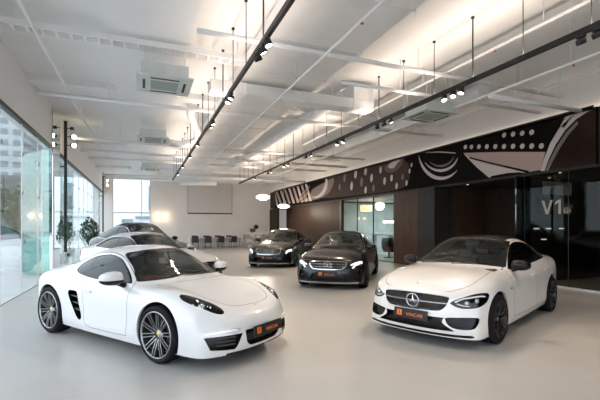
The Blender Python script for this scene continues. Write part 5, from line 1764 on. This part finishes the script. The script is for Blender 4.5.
# warm glow in the far walnut niche and lights inside the side room
nl = empty('niche_light', (XW + .5, 28.6, MZ0 - .07), 0, 'warm downlight in the far walnut niche', 'downlight')
MB().lathe([(0, 0), (.06, 0), (.06, -.01), (.04, -.01)], 16, 'z').build('trim_ring', m_alu, nl)
MB().lathe([(0, -.006), (.04, -.006)], 14, 'z').build('lens', m_lens, nl)
l = bpy.data.objects.new('niche_beam', spot_light_data(120, (1, .75, .48), R(100))); link(l); l.parent = nl; l.location = (0, 0, -.03)
m_strip = mat('strip_glow', (1, 1, 1), .4, emis=(.95, 1, 1), estr=.9)
for i, (x, z) in enumerate(((10.45, 1.53), (10.95, 1.53), (11.5, 1.53), (10.75, 1.22))):
    r = empty('strip_light', (x, 7.86, z), 0, f'short white strip light on the dark side-room wall, {("leftmost of the upper row", "middle of the upper row", "rightmost of the upper row", "alone below the others")[i]}', 'light', 'strip lights in the side room')
    MB().cbox(0, .02, 0, .26, .04, .05, .006).build('housing', m_black, r)
    MB().cbox(0, -.003, 0, .22, .008, .03).build('tube', m_strip, r)

# ---------------------------------------------------------------- street outside
m_pave = noisy(mat('pale_paving', (.5, .52, .52), .7), (.46, .48, .48), (.55, .57, .57), 1.5, 6)
m_road = noisy(mat('asphalt', (.16, .17, .18), .8), (.20, .21, .22), (.27, .28, .29), 2, 6)
m_tower = noisy(mat('tower_render', (.5, .53, .54), .8), (.42, .45, .46), (.52, .55, .56), .05)
m_pane = mat('tower_glazing', (.16, .20, .22), .3)
m_teal = mat('teal_curtain_wall', (.06, .13, .13), .5)
g = MB(); g.box(-14.5, XF - .03, -60, 260, -.14, -.02); g.box(XF, 40, YB + .3, 260, -.14, -.02); g.box(XF, 40, -60, YR - .3, -.14, -.02)
o = g.build('pavement', m_pave); o['kind'] = 'structure'
o = MB().box(-34, -14.5, -60, 260, -.2, -.12).build('road', m_road); o['kind'] = 'structure'
o = MB().box(-120, -34, -60, 260, -.14, -.03).build('far_pavement', m_pave); o['kind'] = 'structure'
def tower(x, y, w, d, h, label, m=m_tower, floors=3.2, bays=5, mp=m_pane, rz=0):
    r = empty('tower_block', (x, y, -.05), rz, label, 'building')
    MB().box(-w / 2, w / 2, -d / 2, d / 2, 0, h).build('facade', m, r)
    n = min(int(h / floors), 26)
    for fl in range(1, n):
        g = MB()
        z = fl * floors
        for b in range(bays):
            x0 = -w / 2 + w * (b + .18) / bays; x1 = -w / 2 + w * (b + .82) / bays
            g.box(x0, x1, -d / 2 - .05, -d / 2 + .05, z, z + floors * .55)
            y0 = -d / 2 + d * (b + .18) / bays; y1 = -d / 2 + d * (b + .82) / bays
            g.box(w / 2 - .05, w / 2 + .05, y0, y1, z, z + floors * .55)
        g.build('window_row', mp, r)
    MB().box(-w / 4, w / 4, -d / 4, d / 4, h, h + 3).build('roof_plant', m, r)
    return r
tower(-41, 150, 16, 20, 90, 'tall white apartment tower furthest left beyond the glass', bays=5)
tower(-27.5, 165, 9, 18, 62, 'slimmer white tower right of the tallest one', bays=4)
tower(-33, 190, 12, 14, 118, 'hazy tower behind the gap between the two nearer towers', bays=5)
tower(-21.5, 130, 6, 12, 46, 'teal glass office block behind the street trees', m_teal, bays=3)
tower(-14.5, 150, 6, 14, 52, 'narrow pale tower at the end of the street', bays=3)
tower(-12.5, 82, 3.2, 10, 15, 'low teal glass building at the end of the street', m_teal, bays=3)
tower(-31, 118, 13, 8, 9, 'low dark teal building under the flyover line', m_teal, bays=6)
# white building close behind the end window
r = empty('white_building', (-1.6, 41, -.05), 0, 'plain white building filling the end window', 'building')
MB().box(-4.2, 6.5, 0, 8, 0, 9).build('facade', mat('white_render', (.62, .64, .66), .8), r)
MB().box(-.2, .8, -.06, .05, 1.5, 2.35).build('window_pane', m_pane, r)
MB().box(2.2, 2.9, -.06, .05, 3.2, 5.6).build('window_pane', m_pane, r)
MB().box(1.0, 3.2, -.3, .05, 2.4, 2.62).build('window_canopy', m_pane, r)
# flyover
r = empty('flyover', (-40, 100, 0), R(2), 'grey concrete flyover crossing the street beyond the glass', 'bridge')
m_conc = noisy(mat('flyover_concrete', (.3, .32, .32), .8), (.09, .11, .11), (.14, .16, .16), .6)
MB().box(-60, 28, -4, 4, 9.3, 11.1).build('deck', m_conc, r)
MB().box(-60, 28, -4.2, -4, 11.1, 12).build('parapet', m_conc, r)
for x in (-40, -22, -4, 12, 24): MB().lathe([(.9, -.1), (.9, 9.4)], 16, 'z', (x, 0, 0)).build('pier', m_conc, r)
for i, (x, y, rad, h, lab) in enumerate(((-12.4, 52, 2.2, 6, 'leafy street tree nearest the glass'), (-16, 70, 3, 8, 'wide street tree before the flyover'), (-26, 64, 3.2, 8, 'large street tree across the road'), (-10.8, 66, 2.2, 6.5, 'slim street tree right of the wide one'),
                                   (-35.5, 60, 3, 7, 'street tree at the left edge of the road'), (-8.6, 58, 1.6, 4.5, 'small street tree near the end of the glass front'), (-9.8, 42, 1.3, 4.2, 'young street tree by the kerb'))):
    leafy('street_tree', (x, y, -.1), rad, h, 900, .42, lab, m_leaf2 if i % 2 else m_leaf, m_bark, pot=False, seed=11 + i, cat='tree')
leafy('potted_shrub', (-2.14, 19.6, 0), .42, 1.6, 700, .09, 'dark green bushy potted shrub beside the glass behind the parked cars', m_leaf, m_bark, seed=31)
leafy('potted_shrub', (-3.6, 24.2, -.02), .5, 1.4, 350, .1, 'smaller green shrub outside the glass, nearer the black pole', m_leaf, m_bark, seed=33)
leafy('hedge_shrub', (-13.2, 40, -.02), 1.0, 1.2, 500, .15, 'low round hedge shrub by the kerb', m_leaf, m_bark, pot=False, seed=35)
# street traffic: simple saloons far off
pk = make_saloon('street_car', 4.6, 1.8, 1.45, 2.7, .85, 'white_paint', 'twin_bar', level=2, plate_on=False)
park(pk, -17.5, 44, -95, 'white car driving on the road beyond the glass')
pk = make_saloon('street_car', 4.6, 1.8, 1.5, 2.7, .85, 'silver_paint', 'twin_bar', level=2, plate_on=False)
park(pk, -22.5, 58, 85, 'silver car further along the road')
v = empty('delivery_van', (-19, 33, -.12), R(90), 'white delivery van parked at the far kerb', 'van')
vb = MB().prism([(-2.6, .45), (-2.6, 2.3), (-2.4, 2.42), (1.3, 2.42), (1.9, 1.55), (2.5, 1.35), (2.6, .9), (2.6, .45)], -.95, .95, 'y'); vb.build('van_body', M['white_paint'], v)
for sg in (-1, 1):
    MB().prism([(.55, 1.5), (.55, 2.15), (1.2, 2.15), (1.65, 1.5)], sg * .955 - .01, sg * .955 + .01, 'y').build('side_window', m_pane, v)
    for x in (-1.6, 1.7): MB().lathe([(0, -.12), (.36, -.12), (.38, 0), (.36, .12), (0, .12)], 20, 'y', (x, sg * .86, .38)).build('wheel', M['tire'], v)
MB().add([(1.36, -.85, 2.3), (1.36, .85, 2.3), (1.93, .85, 1.56), (1.93, -.85, 1.56)], [(0, 1, 2, 3)]).build('windshield', m_pane, v)
